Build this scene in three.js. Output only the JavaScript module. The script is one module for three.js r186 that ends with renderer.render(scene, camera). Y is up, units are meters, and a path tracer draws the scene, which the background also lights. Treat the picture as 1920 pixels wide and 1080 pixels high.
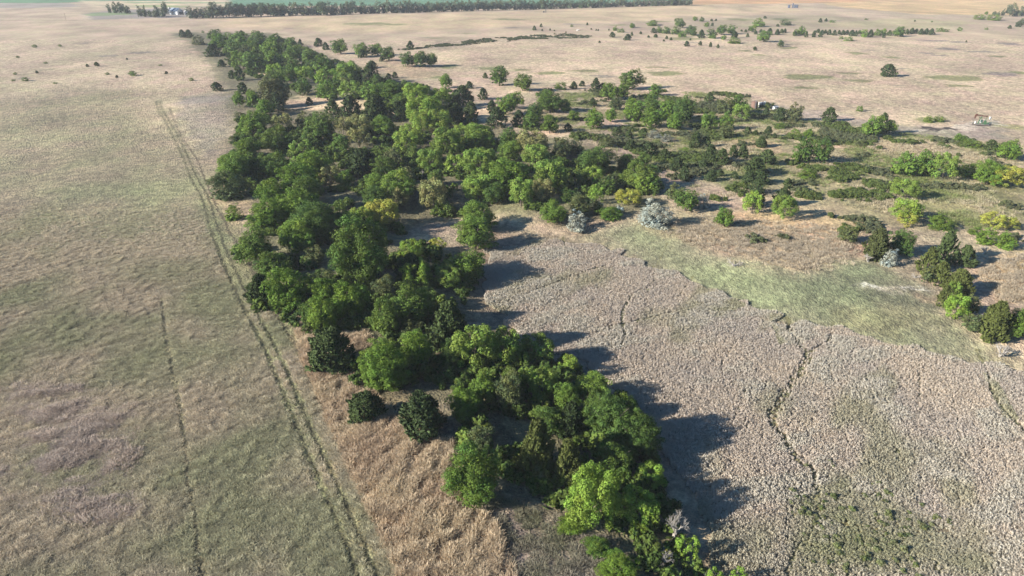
import * as THREE from 'three';
import { Sky } from 'three/addons/objects/Sky.js';
import { mergeGeometries } from 'three/addons/utils/BufferGeometryUtils.js';

// ---------------------------------------------------------------- camera, sky, sun, exposure
const scene = new THREE.Scene();
const CAM_H = 65, PITCH = 25.8 * Math.PI / 180, VFOV = 45.7;
const camera = new THREE.PerspectiveCamera(VFOV, 16 / 9, 0.5, 30000);
camera.position.set(0, CAM_H, 0);
camera.rotation.set(-PITCH, 0, 0);
scene.add(camera);
const renderer = new THREE.WebGLRenderer({ antialias: true });
renderer.toneMapping = THREE.LinearToneMapping;
renderer.toneMappingExposure = 2.42;
renderer.shadowMap.enabled = true;
const SUN_EL = 23.5 * Math.PI / 180, SHADE = 20 * Math.PI / 180;      // shadows run to the east and a little away
const SUN = new THREE.Vector3(-Math.cos(SHADE) * Math.cos(SUN_EL), Math.sin(SUN_EL), Math.sin(SHADE) * Math.cos(SUN_EL));
const sky = new Sky(); sky.name = 'sky'; sky.userData.kind = 'structure';
sky.scale.setScalar(20000);
sky.material.uniforms.sunPosition.value.copy(SUN);
sky.material.uniforms.turbidity.value = 3; sky.material.uniforms.rayleigh.value = 1.6;
sky.material.uniforms.mieCoefficient.value = 0.004; sky.material.uniforms.mieDirectionalG.value = 0.8;
sky.material.uniforms.cloudCoverage.value = 0;
scene.add(sky);
scene.environmentIntensity = 0.1;
const sun = new THREE.DirectionalLight(new THREE.Color(1, 0.91, 0.80), 4.9);
sun.name = 'sun'; sun.position.copy(SUN).multiplyScalar(600).add(new THREE.Vector3(0, 0, -250)); sun.target.position.set(0, 0, -250);
sun.castShadow = true; sun.shadow.mapSize.set(4096, 4096);
Object.assign(sun.shadow.camera, { left: -500, right: 500, top: 500, bottom: -500, near: 1, far: 2000 });
scene.add(sun, sun.target);
scene.fog = new THREE.FogExp2(new THREE.Color(0.82, 0.87, 0.95), 0.00013);

// ---------------------------------------------------------------- helpers
function rng(seed) { let s = seed >>> 0; return () => { s = (s + 0x6D2B79F5) | 0; let t = Math.imul(s ^ (s >>> 15), 1 | s); t = (t + Math.imul(t ^ (t >>> 7), 61 | t)) ^ t; return ((t ^ (t >>> 14)) >>> 0) / 4294967296; }; }
const R = rng(7);
const rr = (a, b, r = R) => a + (b - a) * r();
const clamp = (x, a = 0, b = 1) => x < a ? a : x > b ? b : x;
const smooth = (a, b, x) => { const t = clamp((x - a) / (b - a)); return t * t * (3 - 2 * t); };
const NN = 256, lattice = new Float32Array(NN * NN); { const q = rng(99); for (let i = 0; i < NN * NN; i++) lattice[i] = q(); }
function noise(x, y) {
  const ix = Math.floor(x), iy = Math.floor(y), fx = x - ix, fy = y - iy, sx = fx * fx * (3 - 2 * fx), sy = fy * fy * (3 - 2 * fy);
  const x0 = ix & 255, x1 = (ix + 1) & 255, y0 = (iy & 255) * NN, y1 = ((iy + 1) & 255) * NN;
  const a = lattice[y0 + x0], b = lattice[y0 + x1], c = lattice[y1 + x0], d = lattice[y1 + x1];
  return a + (b - a) * sx + (c - a + (a - b - c + d) * sx) * sy;
}
function fbm(x, y, n = 4) { let s = 0, a = 0.5, w = 0; for (let i = 0; i < n; i++) { s += a * noise(x, y); w += a; a *= 0.5; const t = x; x = x * 1.62 - y * 1.17 + 17.3; y = t * 1.17 + y * 1.62 + 5.1; } return s / w; }

// the survey: a sight line from the drone to the ground (1920 by 1080 bearings)
const F = 540 / Math.tan(VFOV / 2 * Math.PI / 180), SP = Math.sin(PITCH), CP = Math.cos(PITCH);
function sight(px, py) { const dx = (px - 960) / F, dy = (540 - py) / F; return [dx, -SP + dy * CP, -(CP + dy * SP)]; }
function flat(px, py, y = 0) { const d = sight(px, py), t = (y - CAM_H) / d[1]; return [d[0] * t, d[2] * t, t]; }
const pts = (s) => s.trim().split(/\s+/).map((p) => p.split(',').map(Number));
const worldPoly = (s, y = 0) => pts(s).map(([a, b]) => flat(a, b, y));
function inPoly(P, x, z) { let c = false; for (let i = 0, j = P.length - 1; i < P.length; j = i++) if ((P[i][1] > z) !== (P[j][1] > z) && x < (P[j][0] - P[i][0]) * (z - P[i][1]) / (P[j][1] - P[i][1]) + P[i][0]) c = !c; return c; }
function segDist(P, x, z, closed) {
  let best = 1e9;
  for (let i = closed ? 0 : 1, j = closed ? P.length - 1 : 0; i < P.length; j = i++) {
    const ax = P[j][0], az = P[j][1], bx = P[i][0] - ax, bz = P[i][1] - az, t = clamp(((x - ax) * bx + (z - az) * bz) / (bx * bx + bz * bz + 1e-9));
    const ex = ax + bx * t - x, ez = az + bz * t - z, d = ex * ex + ez * ez; if (d < best) best = d;
  }
  return Math.sqrt(best);
}

// ---------------------------------------------------------------- terrain
const MARSH_Y = -2.5;
const MARSH = worldPoly('760,400 900,400 1000,440 1110,440 1240,500 1350,540 1430,575 1480,600 1560,605 1660,640 1780,662 1930,680 2300,760 2300,1300 1250,1300 1290,1080 1250,930 1180,800 1080,690 960,650 880,560 860,480 740,440', MARSH_Y);
const KNOLLS = [[760, 212, 26, 2.6], [640, 205, 16, 2.2], [700, 196, 14, 2.2], [905, 232, 13, 1.8], [1085, 265, 16, 1.6], [930, 205, 12, 1.5], [520, 158, 16, 1.6], [400, 200, 26, 2.0], [800, 850, 14, 1.2], [1650, 275, 26, 1.6], [1420, 260, 14, 1.4], [1560, 320, 14, 1.2], [1380, 300, 14, 1], [1000, 175, 20, 1.4], [730, 118, 24, 1.8]]
  .map(([px, py, r, h]) => [...flat(px, py), r, h]);
function height(x, z) {
  let h = (fbm(x / 38 + 3, z / 38) - 0.5) * 1.1 + (fbm(x / 150, z / 150 + 9, 2) - 0.5) * 2.2 * smooth(-120, -420, z) + (noise(x / 420 + 40, z / 300) - 0.5) * 5 * smooth(-500, -900, z);
  if (z > -260 && z < 60) { const d = segDist(MARSH, x, z, true), s = inPoly(MARSH, x, z) ? d : -d; const k = smooth(-14, 5, s); h = h * (1 - k * 0.75) + MARSH_Y * k; }
  for (const [kx, kz, , r, kh] of KNOLLS) { const dx = (x - kx) / r, dz = (z - kz) / (r * 1.2), q = dx * dx + dz * dz; if (q < 6) h += kh * Math.exp(-q * 1.2) ; }
  return h;
}
function ground(px, py) { let y = 0, p; for (let i = 0; i < 7; i++) { p = flat(px, py, y); y = height(p[0], p[1]); } return new THREE.Vector3(p[0], y, p[1]); }

// ---------------------------------------------------------------- the ground's colours (what grows or lies where)
// [shape, colour, softness in metres, opacity]; P area, S line with width in metres, B patch x,y,w,h
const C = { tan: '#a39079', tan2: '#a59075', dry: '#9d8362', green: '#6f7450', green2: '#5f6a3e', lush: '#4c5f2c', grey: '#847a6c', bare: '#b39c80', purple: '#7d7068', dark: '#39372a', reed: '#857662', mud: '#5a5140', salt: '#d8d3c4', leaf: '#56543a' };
const LOOK = [
  // left pasture
  ['P', '-400,130 250,170 420,330 520,560 700,1000 760,1300 -700,1300', '#7f775c', 18, 0.85],
  ['P', '-100,700 40,655 180,690 300,660 330,860 430,1000 500,1200 -300,1200', '#716b4d', 10, 0.75],
  ['B', 260, 355, 260, 60, C.green, 10, 0.5], ['B', 210, 430, 340, 70, C.green, 12, 0.5], ['B', 100, 530, 220, 50, C.green, 10, 0.35], ['P', '370,360 420,400 520,560 640,860 720,1080 620,1080 560,860 470,620 400,480', C.green, 4, 0.7],
  ['B', 140, 690, 170, 40, C.green2, 4, 0.7], ['B', 240, 740, 130, 60, C.green2, 4, 0.5], ['B', 70, 1060, 380, 120, '#58603a', 8, 0.75], ['B', 500, 1000, 300, 180, '#6c6b4c', 8, 0.5],
  ['P', '-60,740 90,705 260,750 280,830 230,900 250,960 100,1000 -60,960', C.purple, 5, 0.35],
  ['P', '340,180 430,172 450,200 430,250 400,300 360,250 330,215', '#7d7466', 3, 0.75], ['B', 390, 190, 90, 18, '#6f6862', 2, 0.6],
  ['P', '420,330 470,300 500,360 450,430 440,500 520,570 590,640 560,640 480,540 420,430 400,380', '#a38d6b', 3, 0.5],
  ['P', '560,620 640,680 690,730 760,810 860,840 850,900 930,990 980,1120 760,1120 640,850 590,740', '#977d5c', 3, 0.9], ['P', '610,700 700,720 830,800 760,830 660,780', '#9a7252', 3, 0.5],
  ['P', '860,880 960,940 1090,980 1180,1020 1180,1120 960,1120 900,960', '#786e60', 3, 0.95],
  // prairie beyond the belt
  ['P', '1100,60 1920,60 2400,200 2400,330 1700,260 1400,190 1000,150 700,110', '#b29d83', 30, 0.7],
  ['P', '0,60 330,60 330,150 0,200 -300,200 -300,60', '#a4937c', 25, 0.6],
  // floor of the belt
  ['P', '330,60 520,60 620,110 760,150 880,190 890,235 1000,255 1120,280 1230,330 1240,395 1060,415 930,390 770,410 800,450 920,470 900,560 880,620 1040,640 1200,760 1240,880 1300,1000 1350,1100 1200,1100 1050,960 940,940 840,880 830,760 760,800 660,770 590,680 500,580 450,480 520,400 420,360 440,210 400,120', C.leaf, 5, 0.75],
  ['P', '560,180 700,190 760,215 700,225 600,212 520,200', C.bare, 2, 1], ['P', '860,205 930,205 1000,240 1080,245 1090,270 940,240 870,232', C.bare, 2, 1], ['B', 520, 137, 70, 10, C.bare, 2, 1], ['B', 755, 215, 90, 14, C.bare, 2, 1], ['B', 640, 200, 90, 16, C.bare, 2, 1],
  ['P', '700,100 800,125 850,140 760,148 700,125', C.tan2, 3, 1], ['B', 1010, 170, 160, 14, C.tan2, 3, 0.8], ['B', 1090, 262, 110, 12, C.tan, 2, 0.8], ['B', 700, 296, 90, 18, '#6a7338', 3, 0.9],
  // scrub to the east
  ['P', '1330,200 1640,230 1920,270 1920,420 1620,420 1500,370 1340,330 1250,270', '#7f7853', 10, 0.7],
  ['P', '1240,300 1330,300 1440,330 1420,370 1350,350', '#5e6a35', 3, 0.7], ['P', '1230,250 1380,240 1470,270 1440,320 1300,300', '#a08a68', 4, 0.6],
  ['P', '1480,255 1600,258 1740,262 1800,290 1930,310 1930,322 1780,300 1640,285 1500,272', C.bare, 1.5, 0.9], ['P', '1400,225 1440,240 1600,262 1500,262 1400,250', C.bare, 2, 0.5],
  ['P', '1440,205 1560,215 1700,235 1880,240 1880,262 1740,262 1640,240 1500,225', '#8d8376', 3, 0.7], ['P', '1330,180 1450,195 1600,215 1480,215', '#948b7c', 3, 0.5],
  ['P', '1700,335 1930,345 1930,440 1760,410 1700,380', '#757349', 5, 0.85], ['P', '1830,500 1930,460 1930,560 1870,570', '#a58c64', 3, 0.8], ['B', 1800, 385, 120, 20, '#9a8a68', 3, 0.5],
  ['P', '1180,410 1340,400 1500,370 1620,390 1640,420 1600,500 1500,520 1400,490 1250,470', '#9d8a6e', 8, 0.85], ['P', '1340,400 1500,400 1620,420 1610,440 1400,440', '#a08a66', 3, 0.7],
  ['P', '1100,425 1180,410 1280,455 1400,495 1500,515 1620,480 1730,540 1800,620 1930,668 1780,664 1660,640 1560,605 1480,600 1350,540 1240,500', '#75765a', 6, 1], ['B', 1500, 545, 200, 40, '#727658', 4, 0.6], ['B', 1660, 590, 200, 40, '#7a7656', 3, 0.7],
  ['P', '1480,600 1560,603 1660,638 1560,625', '#8a8576', 1, 0.7], ['P', '1240,500 1350,540 1430,575 1480,602 1420,590 1330,560', '#8d877a', 0.8, 0.7],
  ['B', 1668, 539, 120, 9, '#a79d88', 1.4, 0.8], ['B', 1640, 537, 40, 5, C.salt, 0.6, 0.8], ['B', 1710, 541, 50, 4, C.salt, 0.6, 0.8], ['B', 1760, 560, 60, 16, '#a18c6c', 1, 0.5],
  ['B', 1600, 460, 60, 30, '#8a6c54', 2, 0.5],
  // marsh
  ['P', '740,420 900,400 1110,440 1240,500 1350,540 1430,575 1480,600 1560,605 1660,640 1780,662 1930,680 2300,760 2300,1300 1250,1300 1330,1080 1280,930 1180,800 1080,690 960,650 880,560 860,480', C.reed, 2, 1],
  ['P', '1450,900 1520,870 1640,890 1760,960 1930,1010 1930,1120 1440,1120 1440,980', '#6a6a48', 6, 0.75], ['B', 1600, 960, 130, 50, '#7a6a3c', 3, 0.6],
  ['B', 820, 425, 130, 40, '#8d7c6a', 2, 0.8],
  // pump pad, spill and lease road
  ['P', '1780,238 1815,224 1850,221 1882,228 1876,236 1830,241 1700,247 1700,243', '#b8ab96', 0.8, 1], ['P', '1800,234 1862,226 1870,233 1800,238', '#c2b6a2', 0.6, 0.6],
  ['P', '1728,243 1740,239 1772,237 1789,240 1786,242 1740,243 1726,248', '#2a231e', 0.4, 0.95], ['P', '1818,233 1828,229 1860,231 1862,233 1840,236', '#40322a', 0.4, 0.95], ['B', 1895, 236, 60, 10, '#7c7c48', 2, 0.6],
  ['S', '1400,215 1500,222 1620,238 1727,244', 2.4, '#9b9184', 1, 0.7], ['S', '1735,250 1790,257 1830,262', 1.5, '#8a7a68', 0.8, 0.8],
];
const LINES = [ // worn tracks and game trails, darker and greener than what stands beside them
  ['297,190 300,206 310,222 327,250 345,288 362,330 385,372 402,430 430,500 470,585 505,650 540,730 582,830 625,930 665,1020 700,1110', 0.5, '#332f20', 0.92, 0.9],
  ['302,560 312,640 333,740 345,820 352,900 365,970 378,1100', 0.42, '#4a4430', 0.6, 0], ['345,765 320,800 300,830', 0.3, '#5c5540', 0.7, 0], ['405,690 412,730 408,790', 0.25, '#56503a', 0.7, 0], ['440,820 460,870 470,925', 0.3, '#4a452f', 0.8, 0], ['520,930 560,1000 590,1090', 0.25, '#55503a', 0.6, 0],
  ['318,205 330,235 345,262 370,300 388,345 410,395 440,450 490,540 520,600 560,655 590,735 640,850 700,965 750,1060 790,1140', 0.5, '#42392a', 0.85, 0],
  ['560,660 575,690 590,680', 0.3, '#4a4030', 0.7, 0], ['960,925 1010,1000 1060,1090', 0.7, '#4a4334', 0.6, 0], ['1000,930 1080,1010 1150,1090', 0.6, '#4a4334', 0.5, 0], ['900,960 940,1010 990,1090', 0.5, '#54493a', 0.5, 0],
  ['410,90 395,110 405,130 412,150', 0.8, '#8a7d66', 0.7, 1], ['1370,430 1385,450 1390,462', 0.3, '#5d5038', 0.7, 0], ['1360,470 1375,490', 0.3, '#5d5038', 0.7, 0],
];
const TRAILS = [ // gaps through the reeds: metres wide
  ['1475,598 1480,625 1500,650 1515,662 1505,690 1470,740 1448,775 1450,795 1470,820 1482,850 1508,875', 1.0], ['1560,605 1555,640 1520,660', 0.8], ['1520,880 1533,920 1535,960 1520,1000 1490,1040 1470,1100', 0.8],
  ['1055,445 1060,465', 0.8], ['1135,500 1080,515 1050,530 1010,545', 0.9], ['1225,545 1200,545 1180,560 1168,585 1165,610 1172,630 1165,650', 0.9], ['1225,500 1226,530 1210,545', 0.5], ['1330,570 1250,590 1175,608 1120,620', 0.8], ['1170,610 1110,630 1050,640', 0.5],
  ['1830,660 1850,700 1860,740 1880,770 1910,800 1940,840', 0.9], ['1720,680 1725,740 1715,800 1680,850', 0.6], ['1675,830 1690,870 1700,900', 0.6], ['1620,700 1640,760 1625,800', 0.4], ['1330,580 1325,620 1330,640', 0.5], ['1400,720 1390,760 1370,800', 0.4], ['1560,740 1570,790 1610,870', 0.4], ['1060,560 1010,580 980,600', 0.4], ['1250,470 1230,500', 0.4], ['1770,700 1790,760 1800,830', 0.4], ['1600,650 1590,700 1620,760', 0.35], ['1380,640 1350,690 1365,740', 0.35], ['1165,650 1150,690 1180,730', 0.4], ['1010,545 950,570 905,600', 0.45], ['1300,520 1270,560 1290,610 1330,640', 0.35], ['1450,795 1400,800 1350,830', 0.35], ['1550,680 1570,740', 0.4], ['1508,875 1440,850 1400,860', 0.35], ['1680,850 1640,870 1610,870', 0.35], ['1715,800 1770,850 1800,920', 0.4], ['1240,700 1290,690 1340,720', 0.35], ['1090,470 1120,510 1180,560', 0.35],
].map(([s, w]) => [worldPoly(s, MARSH_Y), w > 0.95 ? 1.1 : w * 0.42 + 0.12, w > 0.79 ? 0.9 : 0.65]);
const FAR = [ // fields beyond the section road
  ['P', '-900,-34 450,-34 300,4 140,6 100,9 -400,10', '#50784f', 4, 1], ['P', '-400,10 130,8 155,14 60,17 -400,19', '#8c8378', 4, 1], ['P', '150,4 460,1 460,9 250,17 170,14', '#bba98a', 3, 1], ['P', '230,5 460,3 460,5 240,7', '#6e8058', 3, 0.8], ['P', '180,10 460,10 460,13 200,16', '#8b7f68', 3, 0.8], ['P', '250,9 350,10 350,13 260,13', '#7f8a55', 3, 0.8],
  ['P', '155,27 210,21 330,14 360,18 360,32 330,34 165,38', '#837a72', 3, 1], ['P', '160,27 200,24 250,24 250,29 165,32', '#6c7a52', 2, 1], ['S', '160,30 168,38', 5, '#c8b69a', 2, 1],
  ['P', '440,-34 1310,-34 1310,2 900,9 430,12', '#4d7556', 4, 1], ['P', '600,-34 1310,-34 1310,-24 700,-24', '#a49a7c', 5, 1],
  ['P', '1296,-34 2600,-34 2600,-4 1920,0 1640,6 1560,8 1450,10 1296,12', '#b18a62', 5, 1], ['P', '1540,9 1660,4 1920,2 2600,0 2600,45 1920,30 1850,30 1720,29 1590,18', '#b99d72', 4, 1], ['P', '1600,0 1920,-4 1920,4 1640,6', '#bc9e70', 4, 0.8],
  ['S', '1565,15 1610,18 1650,23 1720,26 1880,32 2100,40', 5, '#77664f', 2, 0.9], ['S', '1920,40 1760,31 1700,34 1600,38 1500,46', 3, '#8f8168', 3, 0.5], ['P', '1230,52 1420,30 1560,32 1620,38 1500,48 1380,60 1300,66', '#8d8268', 12, 0.6], ['P', '1500,46 1700,36 1830,42 1800,54 1600,52', '#8f8a62', 12, 0.5],
  ['S', '-200,39 0,39 165,38', 4, '#6f6250', 1, 0.9], ['S', '350,33 640,28 1000,18 1296,10', 5, '#6b604c', 2, 0.8], ['P', '430,32 700,30 1000,20 1290,10 1500,10 1500,25 1200,40 700,60 400,50', '#b19b7a', 20, 0.6],
  ['S', '1375,94 1440,82 1500,78 1565,74', 2, '#8a7a64', 2, 0.6], ['S', '1400,100 1480,112 1540,120', 2.5, '#8f8069', 3, 0.5],
];
// scattered darker plant patches in the prairie: x, y, w, h with a letter g (green) or p (purple-grey)
const PATCHES = 'g 1513 144 108 8;g 1790 147 110 9;g 1800 162 46 4;p 1700 130 20 2;g 1605 101 34 5;g 1668 109 18 4;p 1628 94 34 2;p 1780 91 40 5;p 1750 76 56 3;p 1800 79 34 3;p 1735 100 30 3;p 1890 82 40 5;g 1510 163 40 5;g 1615 151 40 5;g 1590 137 44 3;g 1480 88 44 3;g 1397 94 30 4;g 1422 103 14 3;g 1250 137 66 8;g 1028 137 54 7;g 1100 133 50 4;g 980 131 30 4;g 920 128 44 6;g 838 125 40 8;g 1150 165 30 6;p 1130 142 40 4;g 1232 126 30 3;g 1905 137 40 5;p 1880 140 60 8;g 822 145 40 5;p 200 104 30 3;p 265 98 46 4;p 40 148 16 3;p 155 80 20 3;p 100 118 10 2;p 45 147 18 3;g 1290 71 60 6;p 1300 79 30 2;p 1180 72 20 3;g 820 70 60 3;p 550 52 20 2;g 700 45 120 4;g 960 38 60 3;p 800 68 20 2;g 870 62 30 2;g 1160 47 40 2;p 1080 46 40 2;g 1240 40 30 3;p 960 52 30 2;g 1390 38 40 5;g 1470 38 50 3;p 1560 40 30 2;p 1760 104 30 3;p 1840 96 60 3;g 1870 105 40 3;p 1690 160 30 2;g 1740 224 60 10;g 1560 230 40 6;g 1640 245 70 10'.split(';').map((s) => { const [k, ...n] = s.split(' '); return [k, ...n.map(Number)]; });

function paint(w, h, x0, z0, x1, z1, far, step) {
  const c = document.createElement('canvas'); c.width = w; c.height = h;
  const g = c.getContext('2d'), sx = w / (x1 - x0), sz = h / (z1 - z0), X = (x) => (x - x0) * sx, Z = (z) => (z - z0) * sz;
  g.fillStyle = C.tan; g.fillRect(0, 0, w, h);
  const draw = (list) => { for (const it of list) {
    const col = it[it.length - 3], soft = it[it.length - 2]; g.globalAlpha = it[it.length - 1]; g.filter = soft * sx > 0.6 ? `blur(${Math.min(120, soft * sx * 0.5).toFixed(1)}px)` : 'none'; g.fillStyle = g.strokeStyle = col;
    if (it[0] === 'B') { const [, px, py, pw, ph] = it, a = flat(px, py), b = flat(px, Math.max(py - ph / 2, -36)), d = flat(px, py + ph / 2); g.beginPath(); g.ellipse(X(a[0]), Z((b[1] + d[1]) / 2), pw / 2 / F * a[2] * sx, Math.abs(b[1] - d[1]) / 2 * sz, 0, 0, 7); g.fill(); }
    else { g.beginPath(); for (const [i, p] of worldPoly(it[1]).entries()) g[i ? 'lineTo' : 'moveTo'](X(p[0]), Z(p[1])); if (it[0] === 'P') g.fill(); else { g.lineWidth = Math.max(0.8, it[2] * sx); g.lineJoin = g.lineCap = 'round'; g.stroke(); } }
  } g.filter = 'none'; g.globalAlpha = 1; };
  draw(LOOK); if (far) draw(FAR);
  draw(PATCHES.map(([k, a, b, pw, ph]) => ['B', a, b, pw, ph, k === 'g' ? '#6a6c42' : '#796d64', 1.5, 0.85]));
  return { data: g.getImageData(0, 0, w, h).data, w, h, x0, z0, sx, sz, X, Z };
}
function strokes(w, h, m) { // the tracks on a layer of their own, so that they wander less than the edges of patches
  const c = document.createElement('canvas'); c.width = w; c.height = h; const g = c.getContext('2d'); g.lineJoin = g.lineCap = 'round';
  for (const [s, width, col, a, pair] of LINES) {
    const P = worldPoly(s), curve = new THREE.CatmullRomCurve3(P.map((p) => new THREE.Vector3(p[0], 0, p[1]))), Q = curve.getPoints(120);
    for (const side of pair ? [-pair, pair] : [0]) {
      g.beginPath(); Q.forEach((q, i) => { const e = Q[Math.min(i + 1, 120)], b = Q[Math.max(i - 1, 0)], l = Math.hypot(e.x - b.x, e.z - b.z); const x = q.x - (e.z - b.z) / l * side, z = q.z + (e.x - b.x) / l * side; g[i ? 'lineTo' : 'moveTo'](m.X(x), m.Z(z)); });
      g.globalAlpha = a; g.strokeStyle = col; g.lineWidth = Math.max(1.2, width * m.sx); g.filter = 'blur(0.7px)'; g.stroke(); g.filter = 'none';
    }
    if (pair > 0.5) { g.globalAlpha = 0.15; g.strokeStyle = '#5f6238'; g.lineWidth = 3.4 * m.sx; g.beginPath(); Q.forEach((q, i) => g[i ? 'lineTo' : 'moveTo'](m.X(q.x), m.Z(q.z))); g.stroke(); }
  }
  g.globalAlpha = 0.6; g.strokeStyle = '#55522f';
  for (const [P, width] of TRAILS) { g.lineWidth = width * m.sx; g.beginPath(); P.forEach((p, i) => g[i ? 'lineTo' : 'moveTo'](m.X(p[0]), m.Z(p[1]))); g.stroke(); }
  return g.getImageData(0, 0, w, h).data;
}
function soil(w, h, x0, z0, x1, z1, { far = false, warp = 1, lines = false, grain = 1 } = {}) {
  const DV = 3, pw = Math.ceil(w / DV), ph = Math.ceil(h / DV), lo = paint(pw, ph, x0, z0, x1, z1, far), m = { sx: w / (x1 - x0), sz: h / (z1 - z0), X: (x) => (x - x0) * w / (x1 - x0), Z: (z) => (z - z0) * h / (z1 - z0) }, L = lines ? strokes(w, h, m) : null, out = new Uint8Array(w * h * 4);
  const px = 1 / m.sx;
  for (let j = 0; j < h; j++) for (let i = 0; i < w; i++) {
    const x = x0 + (i + 0.5) / m.sx, z = z0 + (j + 0.5) / m.sz;
    const a = noise(x / (4 * warp) + 7, z / (4 * warp)), b = noise(x / (4 * warp), z / (4 * warp) + 31), a2 = noise(x / (1.1 * warp), z / (1.1 * warp) + 3), b2 = noise(x / (1.1 * warp) + 13, z / (1.1 * warp));
    const u = clamp((i + ((a - 0.5) * 5 + (a2 - 0.5) * 2.2) * warp * m.sx) / DV, 0, pw - 1.01), v = clamp((j + ((b - 0.5) * 5 + (b2 - 0.5) * 2.2) * warp * m.sz) / DV, 0, ph - 1.01), ui = u | 0, vi = v | 0, fu = u - ui, fv = v - vi, k = (vi * pw + ui) * 4, k2 = k + pw * 4, D = lo.data;
    const w00 = (1 - fu) * (1 - fv), w10 = fu * (1 - fv), w01 = (1 - fu) * fv, w11 = fu * fv;
    let r = D[k] * w00 + D[k + 4] * w10 + D[k2] * w01 + D[k2 + 4] * w11, gr = D[k + 1] * w00 + D[k + 5] * w10 + D[k2 + 1] * w01 + D[k2 + 5] * w11, bl = D[k + 2] * w00 + D[k + 6] * w10 + D[k2 + 2] * w01 + D[k2 + 6] * w11;
    // tone: broad swathes, clumps, single tussocks
    const broad = fbm(x / 26 + 11, z / 34 + 4, 3) - 0.5, clump = noise(x / 1.7 + z / 6, z / 1.9) - 0.5, tuft = noise(x / 0.62 + 50, z / 0.7) - 0.5, fine = lattice[(i * 7 + j * 131 + ((i * j) >> 3)) & 65535] - 0.5, hue = fbm(x / 9 + 70, z / 12, 3) - 0.5;
    const t = 1 + broad * 0.34 + (px < 0.5 ? clump * 0.26 + tuft * 0.34 : clump * 0.14) * grain + fine * (px < 0.25 ? 0.3 : 0.2) * grain;
    r *= t * (1 - hue * 0.05); gr *= t * (1 + hue * 0.06); bl *= t * (0.99 - hue * 0.06);
    if (L) { const q = (clamp(Math.round(j + (a2 - 0.5) * 0.7 * m.sz), 0, h - 1) * w + clamp(Math.round(i + (b2 - 0.5) * 0.7 * m.sx), 0, w - 1)) * 4, al = L[q + 3] / 255 * (0.55 + 0.45 * smooth(0.2, 0.6, noise(x / 2.2 + 9, z / 2.2))); r += (L[q] * (0.8 + a2 * 0.4) - r) * al; gr += (L[q + 1] * (0.8 + a2 * 0.4) - gr) * al; bl += (L[q + 2] * (0.8 + a2 * 0.4) - bl) * al; }
    const o = ((h - 1 - j) * w + i) * 4; out[o] = clamp(r, 0, 255); out[o + 1] = clamp(gr, 0, 255); out[o + 2] = clamp(bl, 0, 255); out[o + 3] = 255;
  }
  const t = new THREE.DataTexture(out, w, h, THREE.RGBAFormat); t.colorSpace = THREE.SRGBColorSpace; t.magFilter = THREE.LinearFilter; t.minFilter = THREE.LinearMipmapLinearFilter;
  t.repeat.set(1 / (x1 - x0), 1 / (z1 - z0)); t.offset.set(-x0 / (x1 - x0), z1 / (z1 - z0)); t.needsUpdate = true;   // uv = (x, -z) in metres
  return t;
}
function reliefTexture(n, metres, seed) { // tussocks as height
  const a = new Uint8Array(n * n * 4), s = n / 256;
  const per = (x, y, f) => { const g = (ix, iy) => lattice[((((iy % f) + f) % f) * 3 + seed & 255) * NN + ((((ix % f) + f) % f) * 5 & 255)], ix = Math.floor(x * f), iy = Math.floor(y * f), fx = x * f - ix, fy = y * f - iy, sx = fx * fx * (3 - 2 * fx), sy = fy * fy * (3 - 2 * fy); const p = g(ix, iy), q = g(ix + 1, iy), r = g(ix, iy + 1), t = g(ix + 1, iy + 1); return p + (q - p) * sx + (r - p + (p - q - r + t) * sx) * sy; };
  for (let j = 0; j < n; j++) for (let i = 0; i < n; i++) { const x = i / n, y = j / n; const v = 0.15 * per(x, y, 17) + 0.35 * per(x + 0.3, y, 53) + 0.5 * per(x, y + 0.2, 118); const o = (j * n + i) * 4; a[o] = a[o + 1] = a[o + 2] = clamp(v) * 255; a[o + 3] = 255; }
  const t = new THREE.DataTexture(a, n, n, THREE.RGBAFormat); t.wrapS = t.wrapT = THREE.RepeatWrapping; t.magFilter = THREE.LinearFilter; t.repeat.set(1 / metres, 1 / metres); t.needsUpdate = true; return t;
}
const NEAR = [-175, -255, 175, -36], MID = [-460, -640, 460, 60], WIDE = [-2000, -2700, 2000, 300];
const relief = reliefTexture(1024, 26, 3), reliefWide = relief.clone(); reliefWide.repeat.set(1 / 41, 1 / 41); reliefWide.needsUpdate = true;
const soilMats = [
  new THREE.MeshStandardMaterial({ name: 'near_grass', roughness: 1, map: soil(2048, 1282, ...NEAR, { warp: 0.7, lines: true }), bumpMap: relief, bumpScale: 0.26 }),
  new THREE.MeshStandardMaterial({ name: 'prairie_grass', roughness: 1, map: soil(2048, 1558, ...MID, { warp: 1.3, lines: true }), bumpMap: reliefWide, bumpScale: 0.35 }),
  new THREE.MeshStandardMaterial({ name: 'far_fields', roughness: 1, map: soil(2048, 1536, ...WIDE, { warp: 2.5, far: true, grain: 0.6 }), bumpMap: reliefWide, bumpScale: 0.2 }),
  new THREE.MeshStandardMaterial({ name: 'distant_land', roughness: 1, color: new THREE.Color(0.24, 0.2, 0.13) }),
];
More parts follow.
